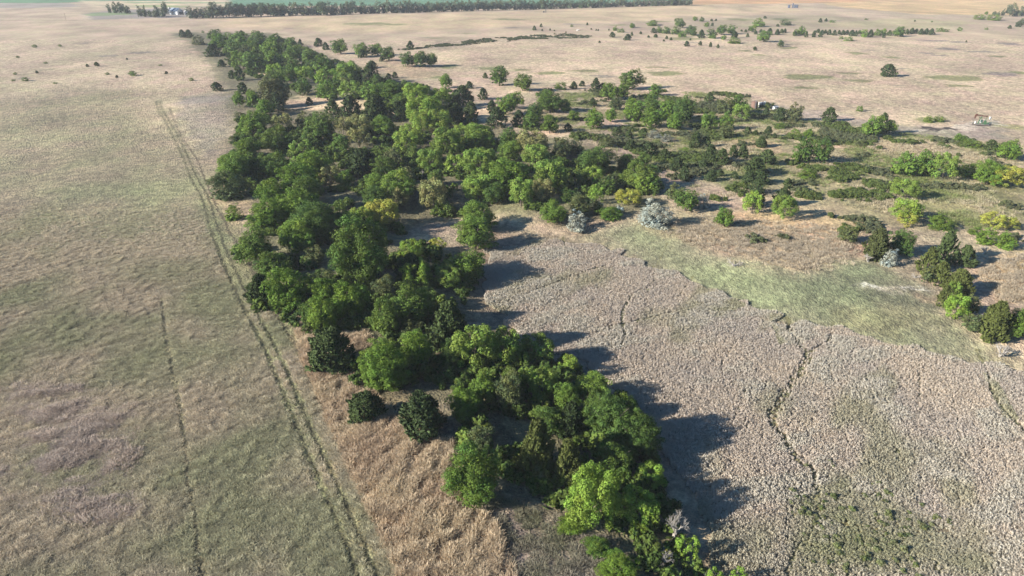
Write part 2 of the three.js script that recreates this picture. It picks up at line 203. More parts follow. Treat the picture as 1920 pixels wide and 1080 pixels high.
{
  const axis = (parts) => { const a = []; for (const [from, to, step] of parts) { const n = Math.max(1, Math.round((to - from) / step)); for (let i = 0; i < n; i++) a.push(from + (to - from) * i / n); } a.push(parts[parts.length - 1][1]); return a; };
  const xs = axis([[-9000, -2000, 1400], [-2000, -460, 60], [-460, -175, 6], [-175, 175, 1.25], [175, 460, 6], [460, 2000, 60], [2000, 9000, 1400]]);
  const zs = axis([[-12000, -2700, 1500], [-2700, -1300, 50], [-1300, -640, 22], [-640, -255, 4], [-255, -36, 1.25], [-36, 60, 8], [60, 300, 60], [300, 6000, 1400]]);
  const nx = xs.length, nz = zs.length, P = new Float32Array(nx * nz * 3), U = new Float32Array(nx * nz * 2), buckets = [[], [], [], []];
  for (let j = 0; j < nz; j++) for (let i = 0; i < nx; i++) { const k = j * nx + i, x = xs[i], z = zs[j]; P[k * 3] = x; P[k * 3 + 1] = Math.abs(x) > 2000 || z < -2700 || z > 300 ? 0 : height(x, z); P[k * 3 + 2] = z; U[k * 2] = x; U[k * 2 + 1] = -z; }
  const inside = (b, x, z) => x > b[0] && x < b[2] && z > b[1] && z < b[3];
  for (let j = 0; j < nz - 1; j++) for (let i = 0; i < nx - 1; i++) { const x = (xs[i] + xs[i + 1]) / 2, z = (zs[j] + zs[j + 1]) / 2, b = inside(NEAR, x, z) ? 0 : inside(MID, x, z) ? 1 : inside(WIDE, x, z) ? 2 : 3, a = j * nx + i; buckets[b].push(a, a + nx, a + 1, a + 1, a + nx, a + nx + 1); }
  const g = new THREE.BufferGeometry(); g.setAttribute('position', new THREE.BufferAttribute(P, 3)); g.setAttribute('uv', new THREE.BufferAttribute(U, 2));
  const index = []; buckets.forEach((b, m) => { g.addGroup(index.length, b.length, m); for (const v of b) index.push(v); }); g.setIndex(index); g.computeVertexNormals();
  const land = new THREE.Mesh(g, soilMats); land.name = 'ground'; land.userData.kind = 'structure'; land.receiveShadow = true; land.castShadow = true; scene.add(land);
}

// ---------------------------------------------------------------- foliage geometry: many small leaf sprays
class Leaves {
  constructor() { this.p = []; this.n = []; this.c = []; this.i = []; }
  quad(c, nrm, up, w, h, tint) { // a leaf spray: a kite with its own facing
    const n = nrm, s = new THREE.Vector3().crossVectors(up, n); if (s.lengthSq() < 1e-6) s.set(1, 0, 0); s.normalize(); const u = new THREE.Vector3().crossVectors(n, s).normalize(), b = this.p.length / 3;
    for (const [a, d] of [[-0.5, -0.1], [0, -0.5], [0.5, 0.1], [0, 0.5]]) { this.p.push(c.x + s.x * a * w + u.x * d * h, c.y + s.y * a * w + u.y * d * h, c.z + s.z * a * w + u.z * d * h); this.n.push(n.x, n.y, n.z); this.c.push(...tint); }
    this.i.push(b, b + 1, b + 2, b, b + 2, b + 3);
  }
  geometry() { const g = new THREE.BufferGeometry(); g.setAttribute('position', new THREE.Float32BufferAttribute(this.p, 3)); g.setAttribute('normal', new THREE.Float32BufferAttribute(this.n, 3)); g.setAttribute('color', new THREE.Float32BufferAttribute(this.c, 3)); g.setIndex(this.i); return g; }
}
const V = (x, y, z) => new THREE.Vector3(x, y, z);
function onSphere(r) { const z = r() * 2 - 1, a = r() * 6.2832, s = Math.sqrt(1 - z * z); return V(s * Math.cos(a), z, s * Math.sin(a)); }
// Crowns stand in a unit box: 1 wide, 1 high, foot at the origin.
function broadCrown(seed, lobes, per, { low = 0.0, r0 = 0.12, r1 = 0.22, sparse = 0, wob = 0.16 } = {}) {
  const r = rng(seed), L = new Leaves();
  // several boughs share a crown: domes of unlike size and height, so that the outline has shoulders and bays
  const domes = [[V(0, low + (0.92 - low) * 0.47, 0), 0.4, (1 - low) * 0.47]], nd = 3 + Math.floor(r() * 3), turn = r() * 6.28;
  for (let k = 0; k < nd; k++) { const a = turn + k * 6.283 / nd + (r() - 0.5) * 0.9, rad = 0.16 + 0.13 * r(), out = 0.49 - rad * (0.95 + wob * (r() - 0.3)), hi = Math.min(1 - rad * 0.9, Math.max(low + rad * 0.8, low + (1 - low) * (0.25 + 0.5 * r()))); domes.push([V(Math.cos(a) * out, hi, Math.sin(a) * out), rad, rad * (0.9 + 0.5 * r())]); }
  { const a = r() * 6.28; domes.push([V(Math.cos(a) * 0.12, 0.8, Math.sin(a) * 0.12), 0.2, 0.2]); }
  const area = domes.map((d) => d[1] * d[2]), total = area.reduce((p, q) => p + q, 0);
  const one = (c, rad, n, tone, warm) => { const size = rad * 2.5 / Math.sqrt(n) * 1.12; for (let k = 0; k < n; k++) {
    const d = onSphere(r); d.y += 0.15; d.normalize(); const q = rad * (0.5 + 0.62 * Math.sqrt(r()) + (r() < 0.1 ? 0.45 * r() : 0)), p = V(c.x + d.x * q, c.y + d.y * q * 0.85, c.z + d.z * q); if (p.y < 0.02) continue;
    const nrm = d.clone().multiplyScalar(1.1).add(onSphere(r).multiplyScalar(0.6)).normalize(), s = size * (0.5 + 0.8 * r()), t = tone * (0.86 + 0.28 * r()), h = warm * (0.95 + 0.1 * r());
    L.quad(p, nrm, onSphere(r), s, s * (1 + 0.7 * r()), [t * h, t, t * (2 - h) * 0.95]);
  } };
  domes.forEach(([c, rx, ry], di) => { const n = Math.max(3, Math.round(lobes * area[di] / total)), tone = 0.88 + 0.24 * r(), warm = 0.9 + 0.24 * r(); for (let k = 0; k < n; k++) {
    if (r() < sparse) continue; const f = (k + 0.5) / n, y = 1 - 1.75 * f, a = k * 2.39996 + r() * 1.1, s = Math.sqrt(Math.max(0, 1 - y * y)), rad = (r0 + (r1 - r0) * r() * r()) * (di ? 0.8 : 1), q = 1 - wob * r();
    const p = V(c.x + s * Math.cos(a) * (rx - rad * 0.75) * q, c.y + y * (ry - rad * 0.7) * q, c.z + s * Math.sin(a) * (rx - rad * 0.75) * q); if (p.y < low + rad * 0.2 && low >= 0) p.y = low + rad * 0.3;
    one(p, rad, Math.round(per * (0.5 + 0.5 * rad / r1)), tone * (0.88 + 0.24 * r()), warm * (0.94 + 0.12 * r()));
  } });
  for (let k = 0; k < lobes * 0.25; k++) one(V((r() - 0.5) * 0.4, low + 0.2 + r() * 0.35, (r() - 0.5) * 0.4), r1, Math.round(per * 0.3), 0.85, 1);
  return L.geometry();
}
function puffCrown(seed, lobes, per) { // willows and cottonwoods: heaped separate puffs
  const r = rng(seed), L = new Leaves(), balls = [];
  for (let k = 0; k < lobes; k++) { const a = k * 2.39996 + r(), y = 0.18 + 0.72 * Math.pow((k + 0.5) / lobes, 0.8), rad = 0.065 + 0.1 * r() * r() + 0.02, w = 0.43 * Math.sqrt(1 - Math.pow((y - 0.45) / 0.62, 2)) * (0.55 + 0.45 * Math.sqrt(r())); balls.push([V(Math.cos(a) * w, y, Math.sin(a) * w), rad, 0.85 + 0.32 * r()]); }
  for (const [c, rad, tone] of balls) { const size = rad * 2.5 / Math.sqrt(per) * 1.15; for (let k = 0; k < per; k++) {
    const d = onSphere(r); d.y += 0.25; d.normalize(); const q = rad * (0.7 + 0.36 * r()), p = V(c.x + d.x * q, c.y + d.y * q * 1.05, c.z + d.z * q), nrm = d.clone().multiplyScalar(1.1).add(onSphere(r).multiplyScalar(0.55)).normalize(), s = size * (0.7 + 0.6 * r()), t = tone * (0.84 + 0.32 * r());
    L.quad(p, nrm, onSphere(r), s, s * 1.3, [t * (1.7 - tone * 0.7), t, t * (0.75 + 0.3 * r())]);
  } }
  return L.geometry();
}
function cedarCrown(seed, sprays, per, { power = 0.62, belly = 0.26, ragged = 0.4 } = {}) { // upswept pointed sprays around a leader
  const r = rng(seed), L = new Leaves();
  const lobeA = [0, 0, 0, 0, 0].map(() => r() * 6.28);
  for (let k = 0; k < sprays; k++) {
    const y = Math.pow(r(), 0.85) * 0.98, a = r() * 6.2832, bulge = 1 + ragged * (Math.sin(a * 3 + lobeA[0] + y * 5) * 0.4 + Math.sin(a * 5 + lobeA[1] - y * 9) * 0.35 + Math.sin(y * 23 + lobeA[2] + a * 2) * 0.3);
    const prof = y < belly ? 0.8 + 0.2 * y / belly : Math.pow((1 - y) / (1 - belly), power), rad = 0.47 * prof * bulge * (0.55 + 0.45 * Math.sqrt(r()));
    const c = V(Math.cos(a) * rad, y * 0.93 + 0.01, Math.sin(a) * rad), dir = V(Math.cos(a) * 0.85, 0.35 + 0.5 * r(), Math.sin(a) * 0.85).normalize(), len = (0.07 + 0.07 * r()), tone = 0.75 + 0.5 * r();
    for (let q = 0; q < per; q++) { const t = q / per, p = c.clone().addScaledVector(dir, len * (t - 0.4)).add(onSphere(r).multiplyScalar(0.028 * (1.2 - t))); if (p.y < 0.005) p.y = 0.005; const out = V(Math.cos(a), 0.25, Math.sin(a)).multiplyScalar(0.7).add(onSphere(r).multiplyScalar(0.75)).normalize(), s = (1.25 - t) * (per < 5 ? 0.068 : 0.055) * Math.sqrt(9 / per) * (0.7 + 0.6 * r()); const k2 = tone * (0.85 + 0.3 * r()); L.quad(p, out, dir, s * 0.8, s * 2.1, [k2, k2, k2]); }
  }
  return L.geometry();
}
function limb(a, b, r0, r1, sides = 5) { const d = b.clone().sub(a), g = new THREE.CylinderGeometry(r1, r0, d.length(), sides, 1); g.translate(0, d.length() / 2, 0); g.applyQuaternion(new THREE.Quaternion().setFromUnitVectors(V(0, 1, 0), d.clone().normalize())); g.translate(a.x, a.y, a.z); return g; }
function trunkShape(seed, h, r0, forks) { const r = rng(seed), gs = [limb(V(0, -0.06, 0), V(0.01, h, 0.01), r0, r0 * 0.7, 7)]; for (let k = 0; k < forks; k++) { const a = k * 6.28 / forks + r(), e = V(Math.cos(a) * 0.24, h + 0.2 + r() * 0.2, Math.sin(a) * 0.24); gs.push(limb(V(0.01, h - 0.015, 0.01), e, r0 * 0.55, r0 * 0.22)); gs.push(limb(e, e.clone().add(V(Math.cos(a + 0.6) * 0.1, 0.12, Math.sin(a + 0.6) * 0.1)), r0 * 0.2, r0 * 0.06, 4)); } return mergeGeometries(gs); }
function bareShape(seed, spread = 1, depth = 5) { // leafless limbs, forking
  const r = rng(seed), gs = []; const grow = (p, d, len, rad, n) => { const e = p.clone().addScaledVector(d, len); gs.push(limb(p, e, rad, rad * 0.66, n > 2 ? 5 : 3)); if (!n) return; const kids = n > 3 ? 4 : 3; for (let k = 0; k < kids; k++) { const q = d.clone().add(onSphere(r).multiplyScalar(0.75 * spread)); q.y += 0.12; grow(p.clone().lerp(e, 0.5 + 0.5 * r()), q.normalize(), len * (0.55 + 0.25 * r()), rad * 0.55, n - 1); } };
  for (let k = 0; k < 3; k++) grow(V(0, -0.02, 0), V((r() - 0.5) * 0.9 * spread, 1, (r() - 0.5) * 0.9 * spread).normalize(), 0.3, 0.030, depth - 1);
  return mergeGeometries(gs);
}

// ---------------------------------------------------------------- plant materials
const leafMat = (name, r, g, b, thru = 0.18) => new THREE.MeshPhysicalMaterial({ name, color: new THREE.Color().setRGB(r, g, b), vertexColors: true, roughness: 0.85, specularIntensity: 0.3, transmission: thru, thickness: 0, side: THREE.DoubleSide });
const TONES = {
  d: [leafMat('dark_leaf', 0.084, 0.142, 0.026), leafMat('deep_leaf', 0.072, 0.125, 0.026), leafMat('oak_leaf', 0.099, 0.153, 0.030)],
  m: [leafMat('fresh_leaf', 0.111, 0.188, 0.026), leafMat('green_leaf', 0.095, 0.162, 0.026), leafMat('warm_leaf', 0.121, 0.195, 0.032)],
  l: [leafMat('willow_leaf', 0.165, 0.253, 0.039), leafMat('pale_leaf', 0.153, 0.227, 0.044), leafMat('cottonwood_leaf', 0.181, 0.258, 0.044)],
  y: [leafMat('yellow_leaf', 0.278, 0.290, 0.053)],
  c: [leafMat('cedar_leaf', 0.056, 0.082, 0.026, 0.06), leafMat('cedar_dark_leaf', 0.046, 0.070, 0.025, 0.06)],
  o: [leafMat('olive_cedar_leaf', 0.078, 0.094, 0.024, 0.08), leafMat('brown_cedar_leaf', 0.066, 0.078, 0.026, 0.08)],
  g: [leafMat('grey_leaf', 0.094, 0.124, 0.050), leafMat('dusty_leaf', 0.106, 0.128, 0.058)],
  t: [leafMat('tan_leaf', 0.205, 0.205, 0.082)],
  s: [leafMat('silver_leaf', 0.265, 0.310, 0.300, 0.1)], v: [leafMat('dull_silver_leaf', 0.19, 0.205, 0.18, 0.1)],
  w: [leafMat('windbreak_leaf', 0.066, 0.094, 0.040), leafMat('windbreak_pale_leaf', 0.104, 0.130, 0.074)],
};
const barkMat = new THREE.MeshStandardMaterial({ name: 'bark', color: new THREE.Color().setRGB(0.13, 0.105, 0.085), roughness: 1 });
const deadMat = new THREE.MeshStandardMaterial({ name: 'dead_wood', color: new THREE.Color().setRGB(0.34, 0.315, 0.28), roughness: 1 });

// geometries in three sizes of detail (large, medium, small in view)
const crowns = {
  broad: [[11, 12, 13].map((q) => broadCrown(q, 120, 260, { r0: 0.06, r1: 0.14 })), [14, 15, 16, 17].map((q) => broadCrown(q, 78, 150, { r0: 0.07, r1: 0.16 })), [21, 22, 23, 24, 25].map((q) => broadCrown(q, 42, 72, { r0: 0.09, r1: 0.18 })), [31, 32, 33].map((q) => broadCrown(q, 18, 40, { low: -0.1 }))],
  grey: [[41].map((q) => broadCrown(q, 120, 150, { sparse: 0.1, r0: 0.05, r1: 0.12, wob: 0.24 })), [42, 45].map((q) => broadCrown(q, 76, 100, { sparse: 0.1, r0: 0.07, r1: 0.15, wob: 0.24 })), [43, 46].map((q) => broadCrown(q, 40, 60, { sparse: 0.1, r0: 0.09, r1: 0.18 })), [44].map((q) => broadCrown(q, 18, 36))],
  puff: [[50, 57].map((q) => puffCrown(q, 74, 230)), [51, 52, 53].map((q) => puffCrown(q, 54, 130)), [54, 55, 58].map((q) => puffCrown(q, 34, 70)), [56, 59].map((q) => puffCrown(q, 17, 36))],
  cedar: [[60].map((q) => cedarCrown(q, 1300, 8)), [61, 62].map((q) => cedarCrown(q, 700, 7)), [63, 64, 67].map((q) => cedarCrown(q, 280, 5)), [65, 66].map((q) => cedarCrown(q, 170, 4))],
  round: [[70].map((q) => cedarCrown(q, 1300, 8, { power: 0.42, belly: 0.34 })), [71, 72].map((q) => cedarCrown(q, 700, 7, { power: 0.42, belly: 0.34 })), [73, 74].map((q) => cedarCrown(q, 280, 5, { power: 0.48, belly: 0.3 })), [75].map((q) => cedarCrown(q, 170, 4, { power: 0.5, belly: 0.3 }))],
  bush: [[80].map((q) => broadCrown(q, 110, 190, { low: -0.3, r0: 0.06, r1: 0.13, wob: 0.25 })), [81, 82].map((q) => broadCrown(q, 80, 130, { low: -0.3, r0: 0.07, r1: 0.15, wob: 0.25 })), [83, 84, 86].map((q) => broadCrown(q, 40, 66, { low: -0.3, r0: 0.09, r1: 0.18, wob: 0.25 })), [85].map((q) => broadCrown(q, 16, 40, { low: -0.3 }))],
};
const trunks = { tall: [trunkShape(1, 0.36, 0.03, 4), trunkShape(2, 0.3, 0.034, 3)], low: [trunkShape(3, 0.14, 0.022, 4)], cedar: [limb(V(0, -0.04, 0), V(0, 0.9, 0), 0.025, 0.004, 6)] };
const bares = [bareShape(5, 0.9), bareShape(6, 1.3), bareShape(8, 1.6, 4)];
// letter: thing's name, category, crown family, crown's part name, trunk, lowest height over width, words
const KINDS = {
  d: ['broadleaf_tree', 'tree', 'broad', 'crown', 'tall', 0.72, 'dark leafy tree'], m: ['broadleaf_tree', 'tree', 'broad', 'crown', 'tall', 0.72, 'bright leafy tree'],
  l: ['willow_tree', 'tree', 'puff', 'crown', 'tall', 0.78, 'pale willowy tree'], y: ['yellow_bush', 'bush', 'puff', 'foliage', 'low', 0.6, 'yellowish leafy bush'],
  c: ['cedar_tree', 'cedar', 'cedar', 'crown', 'cedar', 0.95, 'dark cedar'], o: ['cedar_tree', 'cedar', 'cedar', 'crown', 'cedar', 0.95, 'olive-green cedar'], r: ['cedar_tree', 'cedar', 'round', 'crown', 'cedar', 0.8, 'dark rounded cedar'],
  g: ['thin_tree', 'tree', 'grey', 'crown', 'tall', 0.8, 'dull grey-leaved tree'], t: ['thin_tree', 'tree', 'puff', 'crown', 'tall', 0.8, 'tan-green tree'],
  v: ['silver_bush', 'bush', 'bush', 'foliage', 'low', 0.3, 'dull silvery thin bush'],
  s: ['silver_bush', 'bush', 'bush', 'foliage', 'low', 0.75, 'silvery grey bush'], b: ['green_bush', 'bush', 'bush', 'foliage', 'low', 0.4, 'low green bush'], k: ['grey_bush', 'bush', 'bush', 'foliage', 'low', 0.4, 'low dull bush'],
  w: ['windbreak_tree', 'tree', 'broad', 'crown', 'tall', 0.9, 'tall tree'], x: ['dead_tree', 'dead tree', null, 'branch', null, 0.6, 'grey leafless dead tree'],
};
const toneOf = { r: 'c', b: 'm', k: 'g' };
const plants = [], count = {};
const numbered = (n) => { const k = count[n] = (count[n] ?? -1) + 1; return k ? `${n}_${String(k).padStart(3, '0')}` : n; };
const most = { d: 1.0, m: 1.0, t: 0.95, c: 1.5, o: 1.8, r: 1.1, l: 1.08, x: 1.5, b: 0.75, k: 0.7, s: 0.95, v: 0.5, y: 1, w: 2.2, g: 1.1 };
const protos = new Map();
const PR = rng(2024);
function plant(kind, x0, y0, x1, y1, region) {
  const [name, category, family, partName, stem, least, words] = KINDS[kind], cx = (x0 + x1) / 2, w = x1 - x0; let h = y1 - y0;
  // size and place: the plant whose outline fills that bearing box, standing on the ground
  let base = ground(cx, y1), t = -base.z * CP + (CAM_H - base.y) * SP, W, H, yg = base.y;
  for (let k = 0; k < 8; k++) {
    const dep = Math.atan2(CAM_H - yg, Math.hypot(base.x, base.z)), c = Math.cos(dep), s = Math.sin(dep), m = t / F; W = w * m;
    H = Math.sqrt(Math.max((h * m) ** 2 - (W * s) ** 2, 0)) / c; H = Math.min(Math.max(H, least * W), W * (most[kind] || 1.15)); const hh = Math.hypot(H * c, W * s) / m, P = flat(cx, y0 + hh / 2, yg + H / 2); base.set(P[0], 0, P[1]); yg = height(P[0], P[1]); t = P[2];
  }
  base.y = yg;
  const lod = w > 92 ? 0 : w > 48 ? 1 : w > 22 ? 2 : 3, tones = TONES[toneOf[kind] || kind], pick = (a) => a[Math.floor(PR() * a.length)];
  const geo = family ? pick(crowns[family][lod]) : pick(bares), mat = family ? tones[Math.floor(clamp(noise(base.x / 22 + 3, base.z / 30 + 8) * 1.5 - 0.25 + (PR() - 0.5) * 0.5, 0, 0.999) * tones.length)] : deadMat, st = stem ? pick(trunks[stem]) : null;
  const key = [geo.uuid, mat.uuid, st ? st.uuid : ''].join(), had = protos.get(key); let o;
  if (had) o = had.clone(); else {
    o = new THREE.Group(); const body = new THREE.Mesh(geo, mat); body.name = partName; o.add(body);
    if (st) { const tr = new THREE.Mesh(st, barkMat); tr.name = stem === 'low' ? 'stem' : 'trunk'; o.add(tr); }
    for (const c of o.children) c.castShadow = c.receiveShadow = true; protos.set(key, o);
  }
  o.name = numbered(name); o.position.copy(base); o.rotation.y = PR() * 6.283; const ov = 0.9 + 0.22 * PR(); const full = family === 'broad' ? 1.12 : family === 'bush' ? 1.08 : 1; o.scale.set(W * ov * full, H * full, W / ov * full); o.rotation.x = (PR() - 0.5) * 0.1; o.rotation.z = (PR() - 0.5) * 0.1; o.userData = { category }; scene.add(o);
  plants.push({ o, kind, words, region, cx, cy: y1, W, H });
  return o;
}
// each list: where it grows, origin and scale of the bearings, then letter and box x0 y0 x1 y1
function grow(region, ox, oy, k, list) { for (const s of list.split(';')) { const a = s.trim().split(/\s+/); if (a.length < 5) continue; const n = a.slice(1).map(Number); plant(a[0], ox + n[0] / k, oy + n[1] / k, ox + n[2] / k, oy + n[3] / k, region); } }

grow('at the near tip of the wood', 0, 0, 1, 'm 828 836 943 965;l 1060 873 1172 1008;l 1157 915 1234 990;y 1178 820 1214 875;l 1190 866 1252 910;l 1266 1005 1314 1080;l 1366 1066 1404 1120;l 1324 1063 1356 1110;b 1113 1030 1207 1086;b 1177 970 1220 1016;o 1036 818 1094 922;o 966 776 1042 930;c 1046 748 1100 842;d 1094 738 1198 872;m 1150 738 1200 806;g 920 692 992 828;m 840 728 902 812;m 874 700 936 766;g 866 792 934 852;x 1228 930 1306 1020;x 1202 1006 1282 1072;b 1040 950 1110 1000;g 985 850 1040 940;d 1120 830 1190 930;b 1090 1000 1150 1046;x 1318 1050 1350 1095;y 1236 1032 1262 1066;d 1146 770 1240 866');
grow('beside the dry grass knoll', 0, 0, 1, 'r 652 728 716 790;r 750 730 834 818;r 577 610 658 697;m 667 638 768 738;m 738 621 818 696;l 847 608 934 694;l 910 614 980 692;l 970 624 1042 668;l 985 688 1050 750;l 1046 664 1086 712;m 1074 698 1146 750;m 1036 718 1096 780;d 1090 734 1154 812;l 964 660 996 700;d 930 690 990 760;l 960 690 1010 740;d 820 640 870 700;d 1000 760 1060 830');
grow('in the wood beside the tyre tracks', 0, 0, 1, 'm 574 556 642 642;m 618 530 692 634;c 798 556 882 656;g 748 594 796 636;d 718 538 810 616;g 690 514 750 560;l 746 481 812 530;l 812 496 866 542;m 832 470 912 532;d 610 412 738 536;l 746 448 796 484;y 802 446 838 468;g 570 498 640 544;m 496 502 582 582;d 478 470 548 516;c 458 510 516 568;d 438 428 514 496;m 512 410 596 476;d 538 374 640 456;g 566 456 614 496;m 512 358 596 400;m 466 376 542 414;d 538 330 610 370;m 478 334 544 370;t 598 308 642 346;k 388 316 468 372;m 406 290 472 330;b 417 382 458 412;y 680 372 752 426;l 652 388 702 420;d 676 350 732 382;t 722 348 770 390;t 782 336 842 390;m 706 318 786 360;d 690 560 760 640;d 640 470 700 560;m 580 520 640 580;c 740 470 800 530;d 600 380 660 440;d 560 560 610 620;d 760 540 820 600');
grow('above the reed marsh', 700, 300, 3, 'm 448 326 694 490;m 478 236 702 356;l 508 76 692 204;l 756 106 902 262;t 878 108 1032 226;y 1056 86 1134 184;m 886 16 1094 124;m 636 -4 892 92;l 1208 142 1304 244;g 1268 66 1402 164;l 1456 76 1594 184;y 1356 158 1514 244;m 930 232 1100 338;b 1250 250 1420 330;s 1078 282 1218 402;s 1354 252 1412 332;s 1488 214 1694 358;d 1690 170 1830 290;s 1812 190 1894 286;g 1080 176 1252 284;d 600 130 760 220;d 1040 160 1130 240;d 1130 60 1230 170;d 1220 230 1290 300;s 1252 236 1300 290;d 1540 100 1640 190;g 1640 120 1760 240;b 870 230 960 280');
grow('at the far tip of the wood', 300, 0, 3, 'r 103 166 146 210;r 138 166 182 210;k 164 196 260 250;r 250 244 340 290;d 266 170 352 202;r 440 170 478 192;r 322 334 370 376;c 378 394 428 440;c 412 370 476 450;r 284 460 346 502;c 430 460 496 526;g 520 418 750 530;m 400 518 480 600;m 470 510 564 602;m 526 560 652 640;c 604 526 710 626;k 402 624 484 680;k 378 762 440 816;c 814 544 862 582;c 918 556 1022 648;m 278 196 392 262;m 376 184 504 244;m 492 182 602 246;d 352 230 464 306;m 456 230 566 292;m 556 222 694 292;d 608 190 684 228;l 396 286 524 364;c 378 308 436 364;d 466 300 604 392;m 566 290 694 362;m 684 262 796 332;d 786 280 902 342;l 586 358 704 414;m 698 338 806 402;d 676 388 774 462;l 756 370 876 442;m 856 322 996 394;d 746 440 866 530;l 866 388 1006 472;l 986 350 1136 442;c 1120 352 1246 450;m 866 460 1006 552;l 996 450 1136 524;c 1000 530 1132 622;m 1116 466 1254 562;c 1126 526 1286 624;m 1226 456 1386 542;d 1290 530 1400 610;c 1276 560 1396 662;b 232 172 250 186;g 430 250 520 310;d 590 400 700 470;d 800 340 880 400;d 920 500 1010 560;d 1060 400 1150 470;d 1180 420 1260 480');
grow('in the middle of the wood', 300, 0, 3, 'm 440 636 606 762;l 466 690 582 764;t 616 636 754 742;g 746 616 886 706;d 796 646 1004 764;t 976 656 1076 754;t 1046 646 1194 726;t 1046 716 1184 824;m 1186 656 1334 766;l 1306 736 1446 854;l 1336 696 1504 786;l 1476 616 1644 744;m 1536 736 1664 854;l 1636 696 1764 804;m 1746 716 1884 834;m 416 776 566 864;d 556 716 744 854;l 726 786 864 874;m 736 846 966 934;m 316 856 486 964;d 556 856 744 964;m 656 926 884 1014;r 1036 826 1234 904;k 1036 886 1144 964;d 1176 886 1334 984;g 1236 826 1374 894;d 1386 826 1474 904;l 1436 836 1604 944;l 1596 866 1724 984;l 1696 836 1864 934;l 1826 916 1924 1004;l 1696 996 1854 1084;d 1496 956 1604 1044;m 1146 976 1304 1064;g 1316 926 1444 1024;l 1346 466 1524 574;l 1376 536 1604 644;l 1496 496 1644 604;l 1396 616 1564 724;c 1636 476 1764 574;c 1616 576 1714 694;c 1696 566 1794 614;d 960 760 1070 860;d 860 900 1000 1000;d 480 880 580 970;m 980 960 1100 1050;d 1540 600 1640 720;x 1450 930 1500 1000');
grow('in the scrub right of the wood', 800, 0, 3, 'd 616 516 776 632;d 744 566 814 634;m 386 542 504 642;m 446 516 554 604;c 336 596 454 712;d 546 586 664 684;m 636 646 750 750;m 534 636 644 724;c 476 616 564 704;c 336 562 398 602;c 282 492 352 552;c 908 548 962 592;m 1002 612 1074 684;m 876 616 1006 722;m 786 622 864 672;r 766 692 824 738;r 208 628 290 682;c 116 576 214 698;r 1036 712 1104 768;r 1112 732 1164 782;r 1190 718 1250 768;v 1236 730 1330 812;v 1310 752 1394 814;k 960 756 1066 824;r 1112 782 1184 842;r 1196 798 1304 872;r 1306 832 1374 898;c 1366 876 1454 954;c 1416 916 1484 1014;r 1526 892 1584 944;r 1566 952 1640 1018;r 1626 952 1674 988;r 1706 962 1758 1002;c 1556 806 1640 916;c 1620 830 1704 924;c 1476 736 1560 834;r 1540 760 1606 830;c 1696 812 1760 884;c 1744 806 1814 888;c 1796 876 1896 954;c 1850 762 1918 826;c 1652 708 1714 764;b 1416 826 1484 862;r 1776 962 1840 1028;r 1826 958 1910 1030;c 1816 1004 1906 1084;m 1092 556 1228 678;m 1192 606 1336 718;d 1216 556 1310 640;m 1296 566 1404 690;d 1376 546 1532 694;m 1346 636 1454 730;c 1562 518 1622 576;g 1626 532 1740 640;m 1700 540 1816 640;l 1712 582 1828 674;m 1636 636 1734 732;m 1536 636 1644 732;g 1012 538 1114 618;m 972 468 1080 562;m 1056 476 1144 560;m 1242 476 1328 538;m 1216 532 1314 594;g 1640 680 1740 780');
grow('just above the wood', 800, 0, 3, 'm 196 696 384 826;l 16 716 206 826;d 396 726 524 846;t 496 736 694 856;g 686 766 844 876;l 196 836 404 966;m 396 796 544 906;l 526 816 694 916;d 836 826 1064 964;l 576 906 794 1014;m 396 916 604 1004;l 866 936 1004 1024;d 1056 866 1204 964;d 1096 916 1304 1004;l 1156 976 1294 1064;d 960 990 1084 1064;g 780 780 900 880;d 690 880 800 960;d 1170 860 1270 940');
grow('along the upper edge of the wood', 0, 0, 1, 'm 533 71 557 84;c 558 73 567 85;r 587 71 606 86;d 621 74 654 101;c 603 79 618 93;m 661 82 694 98;r 670 93 686 108;m 692 82 722 104;d 712 88 744 113;r 710 105 721 115;d 748 99 780 124;d 772 98 806 125;d 798 101 821 124;c 761 76 777 90;r 688 113 706 124;r 722 137 734 147;r 734 134 746 146;m 823 140 848 166;r 871 152 888 162;d 917 126 956 160;d 961 139 999 170;c 904 136 915 146;b 1036 153 1066 167;c 1068 152 1083 166;r 1085 151 1098 161;c 1107 145 1127 168;r 1122 155 1138 168;d 1162 131 1210 167');
grow('near the rusty tank', 1360, 150, 8, 'g 920 315 1195 620;r 725 405 915 620;c 1455 395 1690 575;c 555 405 680 545;b 720 640 920 740;k 880 560 1090 690;r 575 685 715 830;c 470 840 640 1000;r 270 700 400 790;r 400 745 510 830;r 700 790 780 870;b 930 720 1170 870;m 1160 740 1340 880;r 1440 830 1620 930;r 1350 830 1445 900');
grow('in the scrub below the pump', 1280, 0, 3, 'm 1008 655 1130 770;c 1090 630 1170 765;m 1130 675 1206 750;d 620 785 750 920;d 720 790 850 915;r 424 836 532 914;c 358 878 474 958;c 84 892 146 946;k 960 780 1040 820;m 1524 754 1592 804;b 1566 776 1686 828;r 1696 782 1780 850;m 1770 790 1914 868;b 1350 648 1418 688;b 1410 650 1480 684;m 1190 862 1330 990;m 1300 852 1440 1010;l 1406 866 1556 1010;b 1546 912 1690 1000;m 1640 905 1820 1010;y 1738 934 1924 1052;r 1116 358 1204 412;b 975 596 1020 626');
